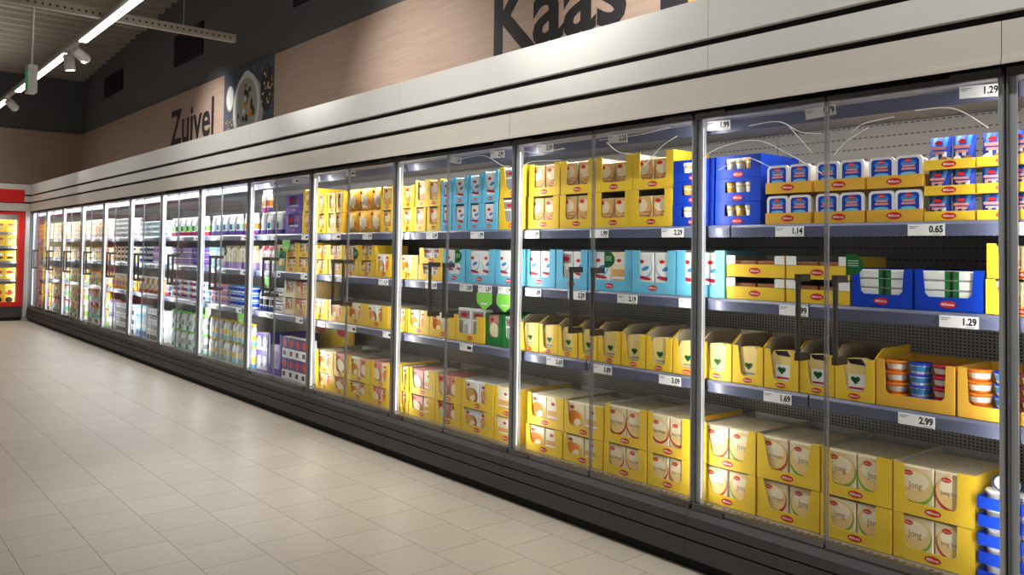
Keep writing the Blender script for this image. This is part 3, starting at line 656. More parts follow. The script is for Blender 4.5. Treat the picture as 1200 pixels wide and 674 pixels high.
# second shelf
carton(0, 1, -1.434, -1.163, [0.212], 'sky', ('blue', 'blue'), (0.05, 0.05, 0.05, 0.05), 0.055, 0.28, 'white')
hampk = pack_mesh('brown', 0.118, 0.045, 0.14)
for q, (a, c) in enumerate([(-1.157, -0.869), (-0.865, -0.586)]):
    for t in range(2):
        w = c - a - 0.006; z = 1.1725 + t * 0.097
        b = MB(); hw = w / 2; b.box(-hw, hw, 0, 0.003, 0, 0.055, 'yellow'); b.box(-hw, -hw + 0.003, 0.003, 0.3, 0, 0.094, ['yellow', 'inner', 'yellow', 'yellow', 'yellow', 'yellow']); b.box(hw - 0.003, hw, 0.003, 0.3, 0, 0.094, ['inner', 'yellow', 'yellow', 'yellow', 'yellow', 'yellow']); b.box(-hw + 0.003, hw - 0.003, 0.297, 0.3, 0, 0.094, 'inner'); b.box(-hw + 0.003, hw - 0.003, 0.003, 0.297, 0, 0.003, 'inner')
        tr = ob('ham_tray', b, None, ((a + c) / 2, Y0, z), '%s flat yellow tray with white corners, %s pair, second shelf, nearest bay' % (['lower', 'upper'][t], ['left', 'right'][q]), 'tray', 'flat yellow trays with white corners')
        put_logo(tr, 0.055, w)
        for s in (-1, 1): ob('corner', MB().box(min(s * hw, s * (hw - 0.044)), max(s * hw, s * (hw - 0.044)), -0.002, 0.001, 0.056, 0.092, 'white'), tr, label='small white card corner')
        for s in range(2): ob('ham_pack', hampk, None, ((a + c) / 2 - 0.063 + s * 0.126, Y0 + 0.012, z + 0.025), 'brown pack, %s in %s flat tray, %s pair, second shelf, nearest bay' % (['left', 'right'][s], ['lower', 'upper'][t], ['left', 'right'][q]), 'food pack', 'brown packs lying in the flat yellow trays')
for q, (a, c) in enumerate([(-0.582, -0.348), (-0.344, -0.106)]):
    w = c - a - 0.004
    ct = ob('mozzarella_carton', cached(('mz', 1), lambda: carton_mesh(w, 0.30, 0.148, (0.028, 0.036, 0.036, 0.03), 0.05, 'blue', 'blue')), None, ((a + c) / 2, Y0, 1.1725), '%s blue carton of mozzarella above the 1.29 tag, nearest bay' % ['left', 'right'][q], 'carton', 'blue mozzarella cartons')
    put_logo(ct, 0.05, w)
    mzm = cached(('mzp', 1), lambda: pack_mesh('moz', w - 0.012, 0.034, 0.12))
    for t in range(4): ob('mozzarella_pack', mzm, None, ((a + c) / 2, Y0 + 0.008, 1.176 + t * 0.0352), 'white mozzarella pack with green band, %s from below in %s blue carton' % (ORD[t], ['left', 'right'][q]), 'cheese', 'mozzarella packs in the blue cartons')
CNT[(0, 1, 'place')] = 5
carton(0, 1, -0.102, 0.13, [0.122, 0.122], 'yellow', ('slices', 'slices'), (0.03, 0.045, 0.03, 0.03), 0.03, 0.28)
# top shelf: three layers of blue boxes, two columns, small jars in the windows
jar = cup_mesh('white', 'gold', 'white', 0.024, 0.085); jar2 = cup_mesh('gold', 'white', 'gold', 0.024, 0.085)
for q, (a, c) in enumerate([(-1.459, -1.225), (-1.221, -0.985)]):
    w = c - a - 0.004; hw = w / 2
    def bb():
        b = MB(); h = 0.101; t = 0.003
        outer = [(-hw, 0), (hw, 0), (hw, h), (-hw, h)]
        b.box(-hw, hw, 0, t, 0, 0.040, 'blue'); b.box(-hw, hw, 0, t, 0.088, h, 'blue'); b.box(-hw, -hw + 0.05, 0, t, 0.04, 0.088, 'blue'); b.box(hw - 0.05, hw, 0, t, 0.04, 0.088, 'blue')
        b.box(-hw, -hw + t, t, 0.3, 0, h, 'blue'); b.box(hw - t, hw, t, 0.3, 0, h, 'blue'); b.box(-hw + t, hw - t, 0.297, 0.3, 0, h, 'blue'); b.box(-hw + t, hw - t, t, 0.297, 0, t, 'blue')
        return b.mesh('jar_box')
    for t in range(3):
        bx = ob('jar_box', cached(('jb', 1), bb), None, ((a + c) / 2, Y0 + 0.002 * t, 1.4955 + t * 0.1025), 'blue window box, %s layer of %s stack, top shelf beside white spread tubs' % (['lower', 'middle', 'upper'][t], ['left', 'right'][q]), 'box', 'blue window boxes on the top shelf')
        put_logo(bx, 0.034, w)
        for s in range(3): ob('cheese_jar', [jar, jar2, jar][(s + t) % 3], None, ((a + c) / 2 - 0.05 + 0.05 * s, Y0 + 0.031, 1.4995 + t * 0.1025), 'small jar, %s in %s blue window box, %s stack, top shelf' % (['left', 'middle', 'right'][s], ['lower', 'middle', 'upper'][t], ['left', 'right'][q]), 'jar', 'small jars inside the blue window boxes')
TUB = tub_mesh()
for q, (a, c) in enumerate([(-0.968, -0.748), (-0.744, -0.525), (-0.521, -0.311)]):
    w = c - a - 0.003
    for t in range(2):
        z = 1.4955 + t * 0.128
        tr = ob('tub_tray', cached(('tt', 1), lambda: tray_mesh(0.208, 0.29, 0.046, 'yellow2')), None, ((a + c) / 2, Y0, z), '%s yellow tub tray, %s from left, top shelf above the 1.14 tag' % (['lower', 'upper'][t], ORD[q]), 'tray', 'yellow trays of white spread tubs')
        put_logo(tr, 0.046, w)
        for s in (0, 1): ob('spread_tub', TUB, None, ((a + c) / 2 - 0.0505 + 0.101 * s, Y0 + 0.006, z + 0.006), 'white blue-labelled tub, %s in %s tray %s from left, top shelf' % (['left', 'right'][s], ['lower', 'upper'][t], ORD[q]), 'tub', 'white tubs with blue labels').scale.x = 0.955
PO = [pouch_mesh(0), pouch_mesh(2)]
for q, (a, c) in enumerate([(-0.307, -0.135), (-0.131, 0.045), (0.049, 0.225)]):
    for t in range(3):
        z = 1.4955 + t * 0.0925
        tr = ob('pouch_tray', cached(('pt', 1), lambda: tray_mesh(0.170, 0.2, 0.034, 'yellow')), None, ((a + c) / 2, Y0, z), '%s yellow tray of blue pouches, %s from left, top shelf at right' % (['lower', 'middle', 'upper'][t], ORD[q]), 'tray', 'yellow trays of blue pouches')
        put_logo(tr, 0.034, 0.17)
        for s in (0, 1): ob('cheese_pouch', PO[(s + t) % 2], None, ((a + c) / 2 - 0.040 + 0.080 * s, Y0 + 0.028, z + 0.004), 'blue pouch, %s in %s tray %s from left, top shelf at right' % (['left', 'right'][s], ['lower', 'middle', 'upper'][t], ORD[q]), 'pouch', 'blue foil pouches of cheese cubes', rot=(-0.1 if t == 2 else 0.0, 0, 0)).scale = (0.96, 1, 0.98 if t == 2 else 0.74)

# ---- bay two
for (a, c, pk) in [(-2.485, -2.19, ('orange', 'slices')), (-2.186, -1.895, ('orange', 'slices')), (-1.885, -1.605, ('red', 'red')), (-1.60, -1.354, ('red', 'red'))]:
    w = c - a; carton(1, 3, a, c, [0.145 if a < -2 else 0.155, 0.175 if a < -2 else 0.192], 'yellow', pk, (0.08 * w, 0.13 * w, 0.16 * w, 0.22 * w) if a < -1.9 else (0.12 * w, 0.12 * w, 0.16 * w, 0.16 * w), 0.045, 0.42, 'inner', deep=7)
for i, (a, c) in enumerate([(-2.555, -2.392), (-2.388, -2.24), (-2.236, -2.083), (-2.079, -1.94), (-1.936, -1.775), (-1.771, -1.615), (-1.611, -1.454), (-1.45, -1.289)]):
    w = c - a; carton(1, 2, a, c, [0.162], 'yellow', ('plain',), (0.16 * w, 0.24 * w, 0.24 * w, 0.2 * w), 0.03, 0.30, 'card', 0.20, wedge=True, packh=0.155)
for (a, c, pk) in [(-2.525, -2.26, ('blue', 'blue')), (-2.256, -2.019, ('white', 'blue')), (-2.015, -1.713, ('blue', 'slices')), (-1.709, -1.438, ('blue', 'blue'))]:
    carton(1, 1, a, c, [0.210], 'sky', pk, (0.05, 0.05, 0.045, 0.045), 0.055, 0.28, 'white')
carton(1, 0, -2.758, -2.515, [0.187, 0.185], 'yellow', ('white',), (0.035, 0.06, 0.05, 0.05), 0.045, 0.28, 'white', packh=0.17)
for i, (a, c) in enumerate([(-2.497, -2.24), (-2.236, -1.977), (-1.972, -1.717), (-1.713, -1.463)]):
    carton(1, 0, a, c, [0.183, 0.183], 'yellow', ('peach', 'peach'), (0.045, 0.045, 0.045, 0.045), 0.048, 0.28, 'inner', packh=0.145 if i > 1 else 0.168)
# ---- bay three
for (a, c, pk) in [(-3.80, -3.70, ('orange',)), (-3.693, -3.387, ('ham', 'slices')), (-3.383, -3.10, ('ham', 'ham')), (-3.096, -2.78, ('meat', 'meat')), (-2.775, -2.56, ('slices',))]:
    w = c - a; carton(2, 3, a, c, [0.145, 0.172], 'yellow', pk, (0.08 * w, 0.14 * w, 0.22 * w, 0.28 * w), 0.045, 0.42, 'inner', deep=5)
for (a, c, pk) in [(-3.833, -3.727, ('orange',)), (-3.723, -3.461, ('orange', 'orange')), (-3.457, -3.168, ('orange', 'meat')), (-3.164, -2.874, ('white', 'white'))]:
    w = c - a; carton(2, 2, a, c, [0.162], 'yellow', pk, (0.10 * w, 0.12 * w, 0.26 * w, 0.26 * w), 0.05, 0.28, 'inner', packh=0.15 if c < -2.9 else 0.2)
carton(2, 2, -2.868, -2.713, [0.19], 'green', ('ham',), (0.02, 0.03, 0.035, 0.03), 0.05, 0.28, 'green', logo=False)
carton(2, 2, -2.709, -2.562, [0.19], 'green', ('white',), (0.02, 0.03, 0.035, 0.03), 0.05, 0.28, 'green', logo=False)
carton(2, 1, -3.835, -3.604, [0.16], 'yellow', ('orange', 'meat'), (0.03, 0.04, 0.06, 0.06), 0.05, 0.28, packh=0.155)
carton(2, 1, -3.60, -3.318, [0.107, 0.107], 'yellow', ('white', 'white'), (0.05, 0.06, 0.06, 0.05), 0.04, 0.28)
for (a, c) in [(-3.314, -3.076), (-3.072, -2.793), (-2.789, -2.53)]:
    carton(2, 1, a, c, [0.207], 'sky', ('blue', 'blue'), (0.045, 0.05, 0.05, 0.045), 0.05, 0.28, 'white')
for (a, c, up) in [(-3.824, -3.671, 0.155), (-3.667, -3.522, 0.185), (-3.518, -3.36, 0.18)]:
    w = c - a; carton(2, 0, a, c, [0.162, up], 'yellow', ('peach',), (0.2 * w,) * 4, 0.045, 0.28)
for (a, c, up) in [(-3.356, -3.233, 0.165), (-3.229, -3.071, 0.175), (-3.067, -2.928, 0.18), (-2.924, -2.768, 0.195)]:
    w = c - a; carton(2, 0, a, c, [0.166, up], 'sky', ('blue',), (0.2 * w,) * 4, 0.045, 0.28, 'skydark')
# ---- bay four
for (a, c, pk) in [(-5.06, -4.765, ('orange', 'orange')), (-4.76, -4.548, ('ham',)), (-4.54, -4.206, ('orange', 'ham')), (-4.202, -3.93, ('ham', 'orange'))]:
    w = c - a; carton(3, 3, a, c, [0.13, 0.18], 'yellow', pk, (0.14 * w, 0.18 * w, 0.2 * w, 0.2 * w), 0.04, 0.42, 'inner', deep=4)
for (a, c, pk) in [(-5.117, -4.863, ('meat', 'orange')), (-4.859, -4.582, ('orange', 'orange')), (-4.578, -4.294, ('orange', 'meat')), (-4.29, -3.969, ('meat', 'orange')), (-3.965, -3.838, ('orange',))]:
    w = c - a; carton(3, 2, a, c, [0.165], 'yellow', pk, (0.14 * w, 0.16 * w, 0.24 * w, 0.26 * w), 0.05, 0.28, 'inner', packh=0.15)
for (a, c) in [(-5.118, -4.886), (-4.882, -4.65), (-4.646, -4.402), (-4.398, -4.17)]:
    carton(3, 1, a, c, [0.115, 0.115], 'yellow', ('peach', 'white'), (0.035, 0.04, 0.055, 0.05), 0.035, 0.28)
carton(3, 1, -4.166, -3.93, [0.165], 'yellow', ('meat', 'orange'), (0.03, 0.035, 0.05, 0.045), 0.045, 0.28, packh=0.16)
for (a, c) in [(-5.104, -4.929), (-4.925, -4.787), (-4.783, -4.664)]:
    w = c - a; carton(3, 0, a, c, [0.156, 0.165], 'yellow', ('peach',), (0.2 * w,) * 4, 0.04, 0.28)
for t in range(2):
    for k in range(3):
        o = ob('grated_cheese_bag', bag_mesh(0.19, 0.165, t * 3 + k), None, (-4.565 + k * 0.183, Y0 + 0.05 + t * 0.01, 1.497 + t * 0.165), 'yellow grated cheese bag, %s row, %s from left, top shelf, fourth full bay' % (['lower', 'upper'][t], ORD[k]), 'bag', 'grated cheese bags leaning on the top shelf')
CNT[(3, 0, 'place')] = 3
carton(3, 0, -4.105, -3.925, [0.156, 0.17], 'yellow', ('peach',), (0.035,) * 4, 0.04, 0.28)
# ---- bay five
Bslim = [bottle_mesh('white', 'mint', 'purple', 'white', 0.029, 0.2), bottle_mesh('grey', 'lilac', 'navy', 'white', 0.029, 0.2), bottle_mesh('white', 'teal', 'purple', 'white', 0.029, 0.2)]; Cslim = cap_mesh('white', 0.029, 0.2)
Bor = [bottle_mesh('cream', 'orange', 'purple', 'white', 0.029, 0.2), bottle_mesh('white', 'pink', 'crimson', 'white', 0.029, 0.2)]
Bpink = [gable_mesh('white', 'pink', 'lilac', 0.06, 0.22), gable_mesh('inner', 'crimson', 'purple', 0.06, 0.22)]; Bcream = [gable_mesh('cream', 'white', 'lilac', 0.06, 0.22), gable_mesh('inner', 'cream', 'purple', 0.06, 0.22), gable_mesh('cream', 'tan', 'lilac', 0.06, 0.22)]; Bblk = [bottle_mesh('white', 'dark', 'navy', 'dark', 0.03, 0.2), bottle_mesh('white', 'grey', 'navy', 'dark', 0.03, 0.2)]; Cblk = cap_mesh('dark', 0.03, 0.2)
row_items(4, 0, -6.22, -5.69, 'yogurt_bottle', 'white slim yoghurt bottle', 'bottle', Bslim, 0.0605, cap=Cslim)
row_items(4, 0, -6.22, -5.98, 'yogurt_bottle', 'orange-white yoghurt bottle', 'bottle', Bor, 0.0605, cap=Cslim, z0=1.697)
carton(4, 0, -5.677, -5.355, [0.17, 0.17], 'violet', ('dessert', 'dessert'), (0.06, 0.06, 0.07, 0.07), 0.06, 0.28, 'navy')
carton(4, 0, -5.348, -5.12, [0.185, 0.185], 'yellow', ('peach', 'peach'), (0.05, 0.05, 0.05, 0.05), 0.04, 0.28)
row_items(4, 1, -6.22, -5.885, 'drink_carton', 'pink-white slim drink carton', 'carton', Bpink, 0.066)
carton(4, 1, -5.875, -5.668, [0.12, 0.12], 'green', ('egg', 'egg'), (0.02,) * 4, 0.05, 0.28, 'green', logo=False)
carton(4, 1, -5.66, -5.444, [0.125, 0.125], 'yellow', ('slices', 'slices'), (0.03,) * 4, 0.04, 0.28)
carton(4, 1, -5.436, -5.19, [0.125, 0.125], 'yellow', ('slices', 'meat'), (0.04,) * 4, 0.04, 0.28)
row_items(4, 2, -6.22, -5.89, 'milk_bottle', 'black-capped white milk bottle', 'bottle', Bblk, 0.064, cap=Cblk)
carton(4, 2, -5.878, -5.692, [0.075, 0.075, 0.075], 'white', ('bw',), (0.01,) * 4, 0.02, 0.28, logo=False, packh=0.06)
carton(4, 2, -5.685, -5.472, [0.145, 0.145], 'cream', ('meat', 'meat'), (0.03,) * 4, 0.045, 0.28, 'card', logo=False)
carton(4, 2, -5.465, -5.215, [0.145, 0.145], 'tan', ('ham', 'meat'), (0.03, 0.03, 0.03, 0.03), 0.06, 0.28, 'card')
Bmilk = [bottle_mesh('white', 'cream', 'mint', 'yellow', 0.036, 0.2), bottle_mesh('grey', 'inner', 'grey', 'yellow', 0.036, 0.2), bottle_mesh('white', 'yellow', 'sky', 'yellow', 0.036, 0.2)]; Cyel = cap_mesh('yellow', 0.036, 0.2); Cgrn = cap_mesh('lime', 0.036, 0.2)
row_items(4, 3, -6.22, -5.99, 'dessert_box', 'white-purple boxed dessert', 'box', pack_mesh('choc', 0.11, 0.17, 0.08), 0.114, 2, 0.172, y=Y0)
carton(4, 3, -5.97, -5.71, [0.36], 'violet', ('purple',), (0.03, 0.03, 0.03, 0.03), 0.06, 0.35, 'violet', logo=False, packh=0.25)
row_items(4, 3, -5.69, -5.19, 'dessert_box', 'navy boxed dessert', 'box', pack_mesh('dessert', 0.12, 0.175, 0.08), 0.124, 2, 0.177, y=Y0)
b = MB().box(-5.95, -5.15, 0.50, 0.51, 0.263, 0.72, 'yellow'); b.oval(-5.75, 0.66, 0.09, 0.045, 0.4994, 'red', 20); b.oval(-5.35, 0.66, 0.09, 0.045, 0.4994, 'red', 20)
ob('backing_board', b, None, (0, 0, 0), 'yellow board with red ovals standing behind the navy dessert boxes', 'board')

# ---- the far bays
def cupm(*a): return cached(('cup',) + a, lambda: cup_mesh(*a))
def X(bi): return (-W * bi - W + 0.035, -W * bi - 0.03)
x0, x1 = X(5)
row_items(5, 0, x0, x1 - 0.34, 'yogurt_bottle', 'white slim yoghurt bottle', 'bottle', Bslim, 0.0605, cap=Cslim)
row_items(5, 0, x1 - 0.33, x1, 'yogurt_bottle', 'orange-white yoghurt bottle', 'bottle', Bor, 0.0605, cap=Cslim)
row_items(5, 1, x0, x0 + 0.33, 'milk_box', 'pale blue milk box', 'box', pack_mesh('lightblue', 0.105, 0.2, 0.08), 0.109, y=Y0)
row_items(5, 1, x0 + 0.36, x1, 'drink_carton', 'cream-white slim drink carton', 'carton', Bcream, 0.066)
row_items(5, 2, x0, x0 + 0.5, 'yogurt_cup', 'white-pink yoghurt cup', 'cup', cupm('pink', 'white', 'lilac', 0.043, 0.065), 0.09, 3, 0.0665)
row_items(5, 2, x0 + 0.52, x1, 'yogurt_cup', 'blue yoghurt cup', 'cup', cupm('skydark', 'white', 'blue', 0.043, 0.065), 0.09, 3, 0.0665)
row_items(5, 3, x0, x1, 'milk_bottle', 'pale yellow-capped milk bottle', 'bottle', Bmilk, 0.077, 2, 0.203, cap=Cyel)
x0, x1 = X(6)
Bgrn = [bottle_mesh('white', 'lime', 'crimson', 'white', 0.029, 0.2), bottle_mesh('grey', 'mint', 'purple', 'white', 0.029, 0.2), bottle_mesh('white', 'green', 'crimson', 'white', 0.029, 0.2)]; Bgm = [bottle_mesh('white', 'mint', 'white', 'lime', 0.036, 0.2), bottle_mesh('grey', 'inner', 'teal', 'lime', 0.036, 0.2), bottle_mesh('white', 'grey', 'mint', 'lime', 0.036, 0.2)]
row_items(6, 0, x0, x1, 'yogurt_bottle', 'green-white slim yoghurt bottle', 'bottle', Bgrn, 0.0605, cap=Cslim)
row_items(6, 1, x0, x1 - 0.5, 'yogurt_cup', 'lilac yoghurt cup', 'cup', cupm('purple', 'white', 'lilac', 0.043, 0.065), 0.09, 3, 0.0665)
row_items(6, 1, x1 - 0.48, x1, 'yogurt_cup', 'purple yoghurt cup', 'cup', cupm('violet', 'lilac', 'purple', 0.043, 0.065), 0.09, 3, 0.0665)
row_items(6, 2, x0, x1, 'yogurt_cup', 'white-blue yoghurt cup', 'cup', [cupm('white', 'white', 'sky', 0.043, 0.065), cupm('pink', 'white', 'crimson', 0.043, 0.065), cupm('white', 'white', 'purple', 0.043, 0.065)], 0.09, 3, 0.0665)
row_items(6, 3, x0, x1, 'milk_bottle', 'green-capped milk bottle', 'bottle', Bgm, 0.077, 2, 0.203, cap=Cgrn)
x0, x1 = X(7)
wt = cupm('white', 'white', 'inner', 0.05, 0.06)
row_items(7, 0, x0, x1, 'yogurt_tub', 'white stacked tub', 'tub', [wt, cupm('white', 'white', 'sky', 0.05, 0.06)], 0.104, 3, 0.0615)
row_items(7, 1, x0, x0 + 0.6, 'yogurt_cup', 'navy-white yoghurt cup', 'cup', cupm('white', 'white', 'navy', 0.043, 0.065), 0.09, 3, 0.0665)
row_items(7, 1, x0 + 0.62, x1, 'dessert_box', 'lilac boxed dessert', 'box', pack_mesh('purple', 0.11, 0.1, 0.08), 0.114, 2, 0.102, y=Y0)
row_items(7, 2, x0, x1, 'juice_bottle', 'yellow-brown juice bottle', 'bottle', [bottle_mesh('gold', 'yellow', 'orange', 'red', 0.032, 0.2), bottle_mesh('white', 'lilac', 'crimson', 'white', 0.032, 0.2), bottle_mesh('brown', 'white', 'brown', 'white', 0.032, 0.2)], 0.067, cap=Cslim)
row_items(7, 3, x0, x0 + 0.45, 'milk_box', 'pale blue milk box', 'box', pack_mesh('lightblue', 0.105, 0.19, 0.08), 0.109, 2, 0.192, y=Y0)
row_items(7, 3, x0 + 0.47, x1, 'dessert_box', 'black-and-white boxed dessert', 'box', pack_mesh('bw', 0.1, 0.12, 0.08), 0.104, 3, 0.122, y=Y0)
x0, x1 = X(8)
row_items(8, 0, x0, x1, 'yogurt_tub', 'white stacked tub', 'tub', wt, 0.104, 4, 0.0615)
row_items(8, 1, x0, x1, 'yogurt_cup', 'yellow-white yoghurt cup', 'cup', [cupm('gold', 'white', 'yellow', 0.043, 0.065), cupm('white', 'white', 'navy', 0.043, 0.065)], 0.09, 3, 0.0665)
row_items(8, 2, x0, x1, 'juice_bottle', 'orange-yellow juice bottle', 'bottle', [bottle_mesh('gold', 'orange', 'yellow', 'red', 0.032, 0.2), bottle_mesh('white', 'sky', 'orange', 'white', 0.032, 0.2)], 0.067, cap=Cslim)
row_items(8, 3, x0, x0 + 0.3, 'dessert_box', 'purple boxed dessert', 'box', pack_mesh('choc', 0.09, 0.19, 0.08), 0.094, 2, 0.192, y=Y0)
row_items(8, 3, x0 + 0.32, x1, 'dessert_box', 'black-and-white boxed dessert', 'box', pack_mesh('bw', 0.1, 0.12, 0.08), 0.104, 3, 0.122, y=Y0)
FAR = {9: ('orange-capped detergent-shaped bottle', 'orange'), 10: ('white tall bottle', 'white'), 11: ('pink tall bottle', 'pink'), 12: ('yellow tall bottle', 'yellow')}
cols = [('white', 'sky', 'crimson', 'white'), ('yellow', 'white', 'lime', 'yellow'), ('white', 'pink', 'crimson', 'red'), ('gold', 'orange', 'white', 'white'), ('white', 'lime', 'white', 'green'), ('lilac', 'white', 'navy', 'white')]
for bi in range(9, 13):
    x0, x1 = X(bi)
    if bi == 12: x0 = XE + 0.1
    row_items(bi, 0, x0, x1, 'food_pack', 'beige small food pack', 'food pack', [pack_mesh('egg', 0.11, 0.085, 0.08), pack_mesh('slices', 0.11, 0.085, 0.08)] if bi != 12 else pack_mesh('yel', 0.11, 0.085, 0.08), 0.114, 3, 0.087, y=Y0)
    row_items(bi, 1, x0, x1, 'food_pack', 'yellow flat food pack', 'food pack', pack_mesh('yel', 0.14, 0.09, 0.08), 0.144, 2, 0.092, y=Y0)
    r_ = random.Random(bi)
    look = ['tall slim bottle with bright sleeve', 'white slim bottle', 'pink slim bottle', 'yellow slim bottle'][bi - 9]
    ms = [bottle_mesh(*c_, 0.034, 0.21) for c_ in r_.sample(cols, 4)]; cp = cap_mesh(['orange', 'white', 'pink', 'yellow'][bi - 9], 0.034, 0.21)
    row_items(bi, 2, x0, x1, 'juice_bottle', 'short colour-sleeved bottle', 'bottle', ms, 0.072, cap=cp)
    row_items(bi, 3, x0, x1, 'milk_bottle', 'large colour-sleeved bottle', 'bottle', [bottle_mesh(*c_, 0.04, 0.24) for c_ in r_.sample(cols, 4)], 0.085, 2, 0.242, cap=cap_mesh(['orange', 'white', 'red', 'green'][bi - 9], 0.04, 0.24))

# ------------------------------------------------------------------ price tags
def tag_mesh(txt, w, h):
    b = MB().box(-w / 2, w / 2, 0, 0.0012, 0, h, 'paper'); y = -0.0005
    if txt: b.text(txt, w / 2 - 0.006, h * 0.28, h * 0.80, y, 'dark', 'R', 0.85, 0.035)
    else: b.rect(0.1 * w, 0.42 * w, 0.3 * h, 0.72 * h, y, 'dark')
    for i in range(2): b.rect(-w / 2 + 0.006, -w / 2 + 0.04 - i * 0.012, h * (0.76 - 0.14 * i), h * (0.76 - 0.14 * i) + 0.0025, y, 'grey')
    if txt: b.rect(w / 2 - 0.04, w / 2 - 0.008, h * 0.08, h * 0.08 + 0.002, y, 'grey')
    return b.mesh('price_tag')
TAGS = {0: [(-2.434, '1.89'), (-1.914, '1.99'), (-1.441, '2.29'), (-0.835, '1.14'), (-0.29, '0.65'), (0.03, ''), (-3.753, '1.99'), (-3.416, '2.49'), (-2.934, '1.99'), (-4.71, ''), (-4.245, '1.99')],
        1: [(-0.815, '0.99'), (-0.18, '1.29'), (-2.414, '1.89'), (-2.07, '2.29'), (-1.718, '2.19'), (-1.335, '1.99'), (-3.416, '2.49'), (-3.038, '2.09'), (-2.851, '2.59'), (-2.66, '1.99'), (-4.629, ''), (-4.008, '1.19')],
        2: [(-2.233, '5.69'), (-1.88, '5.89'), (-1.449, '3.09'), (-0.887, '1.69'), (-0.325, '2.99'), (-3.028, ''), (-4.934, ''), (-4.443, ''), (-3.938, '')]}
SN = ['top', 'second', 'third']
for si in range(3):
    z = SH[si][1]
    used = []
    for x, t in sorted(TAGS[si]):
        bi = int(math.floor(-x / W)); k = nth('tag', si, bi)
        lab = 'price tag reading %s, %s on the %s shelf rail, %s' % (t, k, SN[si], bay(bi)) if t else 'small white price tag, %s on the %s shelf rail, %s' % (k, SN[si], bay(bi))
        o = ob('price_tag', cached(('tag', t), lambda: tag_mesh(t, 0.13, 0.042)), None, (x, 0.0865, z - 0.053), lab, 'price tag', 'white price tags on the shelf rails', rot=(0.0, 0, 0))
    rnd = random.Random(si + 3)
    for bi in range(4, 13):
        x = -W * bi - 0.2
        for q in range(2 if si < 2 or bi < 8 else 1):
            xx = x - 0.55 * q - rnd.uniform(0, 0.2)
            ob('price_tag', cached(('tag', ''), lambda: tag_mesh('', 0.13, 0.042)), None, (xx, 0.0865, z - 0.053), 'small white price tag, %s on the %s shelf rail, %s' % (['right', 'left'][q], SN[si], bay(bi)), 'price tag', 'white price tags on the shelf rails')
for x, t, tilt in [(-2.316, '2.59', 0), (-1.779, '2.35', 0), (-1.18, '1.99', 0), (-0.69, '1.79', -0.1), (-0.106, '1.29', 0), (-2.732, '2.99', 0), (-3.156, '1.69', 0.1), (-4.476, '', 0), (-5.416, '', 0), (-5.85, '', 0)]:
    bi = int(-x / W)
    ob('price_tag', cached(('tag', t), lambda: tag_mesh(t, 0.13, 0.042)), None, (x, 0.074, 1.915), 'tilted price tag%s, %s on the top rail, %s' % (' reading ' + t if t else '', nth('top', bi), bay(bi)), 'price tag', 'price tags on the canopy rail', rot=(0.12, 0.05 + tilt, 0))
# green arrow talkers
ar = MB().flat([(-0.075, 0), (-0.075, -0.06), (0, -0.105), (0.075, -0.06), (0.075, 0)], 0, 'lime'); ar.rect(-0.03, 0.03, -0.07, -0.06, -0.0006, 'white')
ar.flat([(0.075, 0), (0.075, -0.06), (0, -0.105), (-0.075, -0.06), (-0.075, 0)], 0.0006, 'lime')
AR = ar.mesh('shelf_arrow')
for x, si in [(-2.851, 1), (-2.66, 1), (-5.60, 0), (-5.95, 1), (-6.55, 2), (-7.4, 2)]:
    bi = int(-x / W)
    ob('shelf_arrow', AR, None, (x, 0.0845, SH[si][1] - 0.038 if False else SH[si][1] - 0.054), 'bright green arrow card under %s price tag, %s shelf, %s' % (nth('arrow', bi), SN[si], bay(bi)), 'shelf card', 'green arrow cards on the shelf rails')

# ------------------------------------------------------------------ lettering and pictures above
ob('wall_lettering', MB().text('Kaas', -3.80, 2.845, 0.73, 0, 'letter', 'L', 1.0, 0.024), None, (0, 0.8835, 0), 'large dark lettering reading Kaas on the wood panel', 'sign')
ob('wall_lettering', MB().text('Zuivel', -11.30, 2.845, 0.70, 0, 'letter', 'L', 0.99, 0.02), None, (0, 0.8835, 0), 'dark lettering reading Zuivel on the far wood panel', 'sign')
b = MB().box(-9.232, -7.742, 0.88, 0.918, 2.3, 3.545, 'slate'); y = 0.8795; r_ = random.Random(4)
b.oval(-9.03, 3.22, 0.125, 0.16, y, 'dish', 24); b.oval(-9.03, 3.23, 0.11, 0.145, y - .0005, 'foodwhite', 24)
b.oval(-8.47, 3.0, 0.46, 0.42, y, 'dish', 28); b.oval(-8.52, 3.06, 0.40, 0.41, y - .001, 'foodwhite', 32); b.oval(-8.52, 3.44, 0.12, 0.05, y - .0013, 'foodwhite', 16); b.oval(-8.52, 3.06, 0.33, 0.345, y - .0015, 'yog', 30)
for i in range(22):
    a = r_.uniform(0, 6.28); q = r_.uniform(0.05, 0.27); b.oval(-8.52 + q * math.cos(a), 3.06 + q * math.sin(a), r_.uniform(.025, .05), r_.uniform(.03, .06), y - .002 - i * 1e-5, r_.choice(['berry', 'berry', 'leaf', 'foodwhite', 'orange', 'gold']), 12, a)
b.oval(-7.93, 3.2, 0.17, 0.27, y - .0005, 'berry', 24); b.rect(-7.742, -7.74, 2.9, 3.4, y, 'slate')
for i in range(40):
    a = r_.uniform(0, 6.28); q = r_.uniform(0, 1) ** .5; b.oval(-7.93 + .15 * q * math.cos(a), 3.2 + .25 * q * math.sin(a), .022, .018, y - .001 - i * 1e-5, r_.choice(['tan', 'brown', 'beige', 'berry']), 8, a)
for i in range(30): b.oval(r_.uniform(-9.2, -8.8), r_.uniform(2.83, 2.95), .02, .012, y - .0005 - i * 1e-5, r_.choice(['tan', 'berry', 'brown']), 8)
ob('food_picture', b, None, (0, 0, 0), 'square food photograph of a fruit bowl on dark slate beside Zuivel lettering', 'picture')
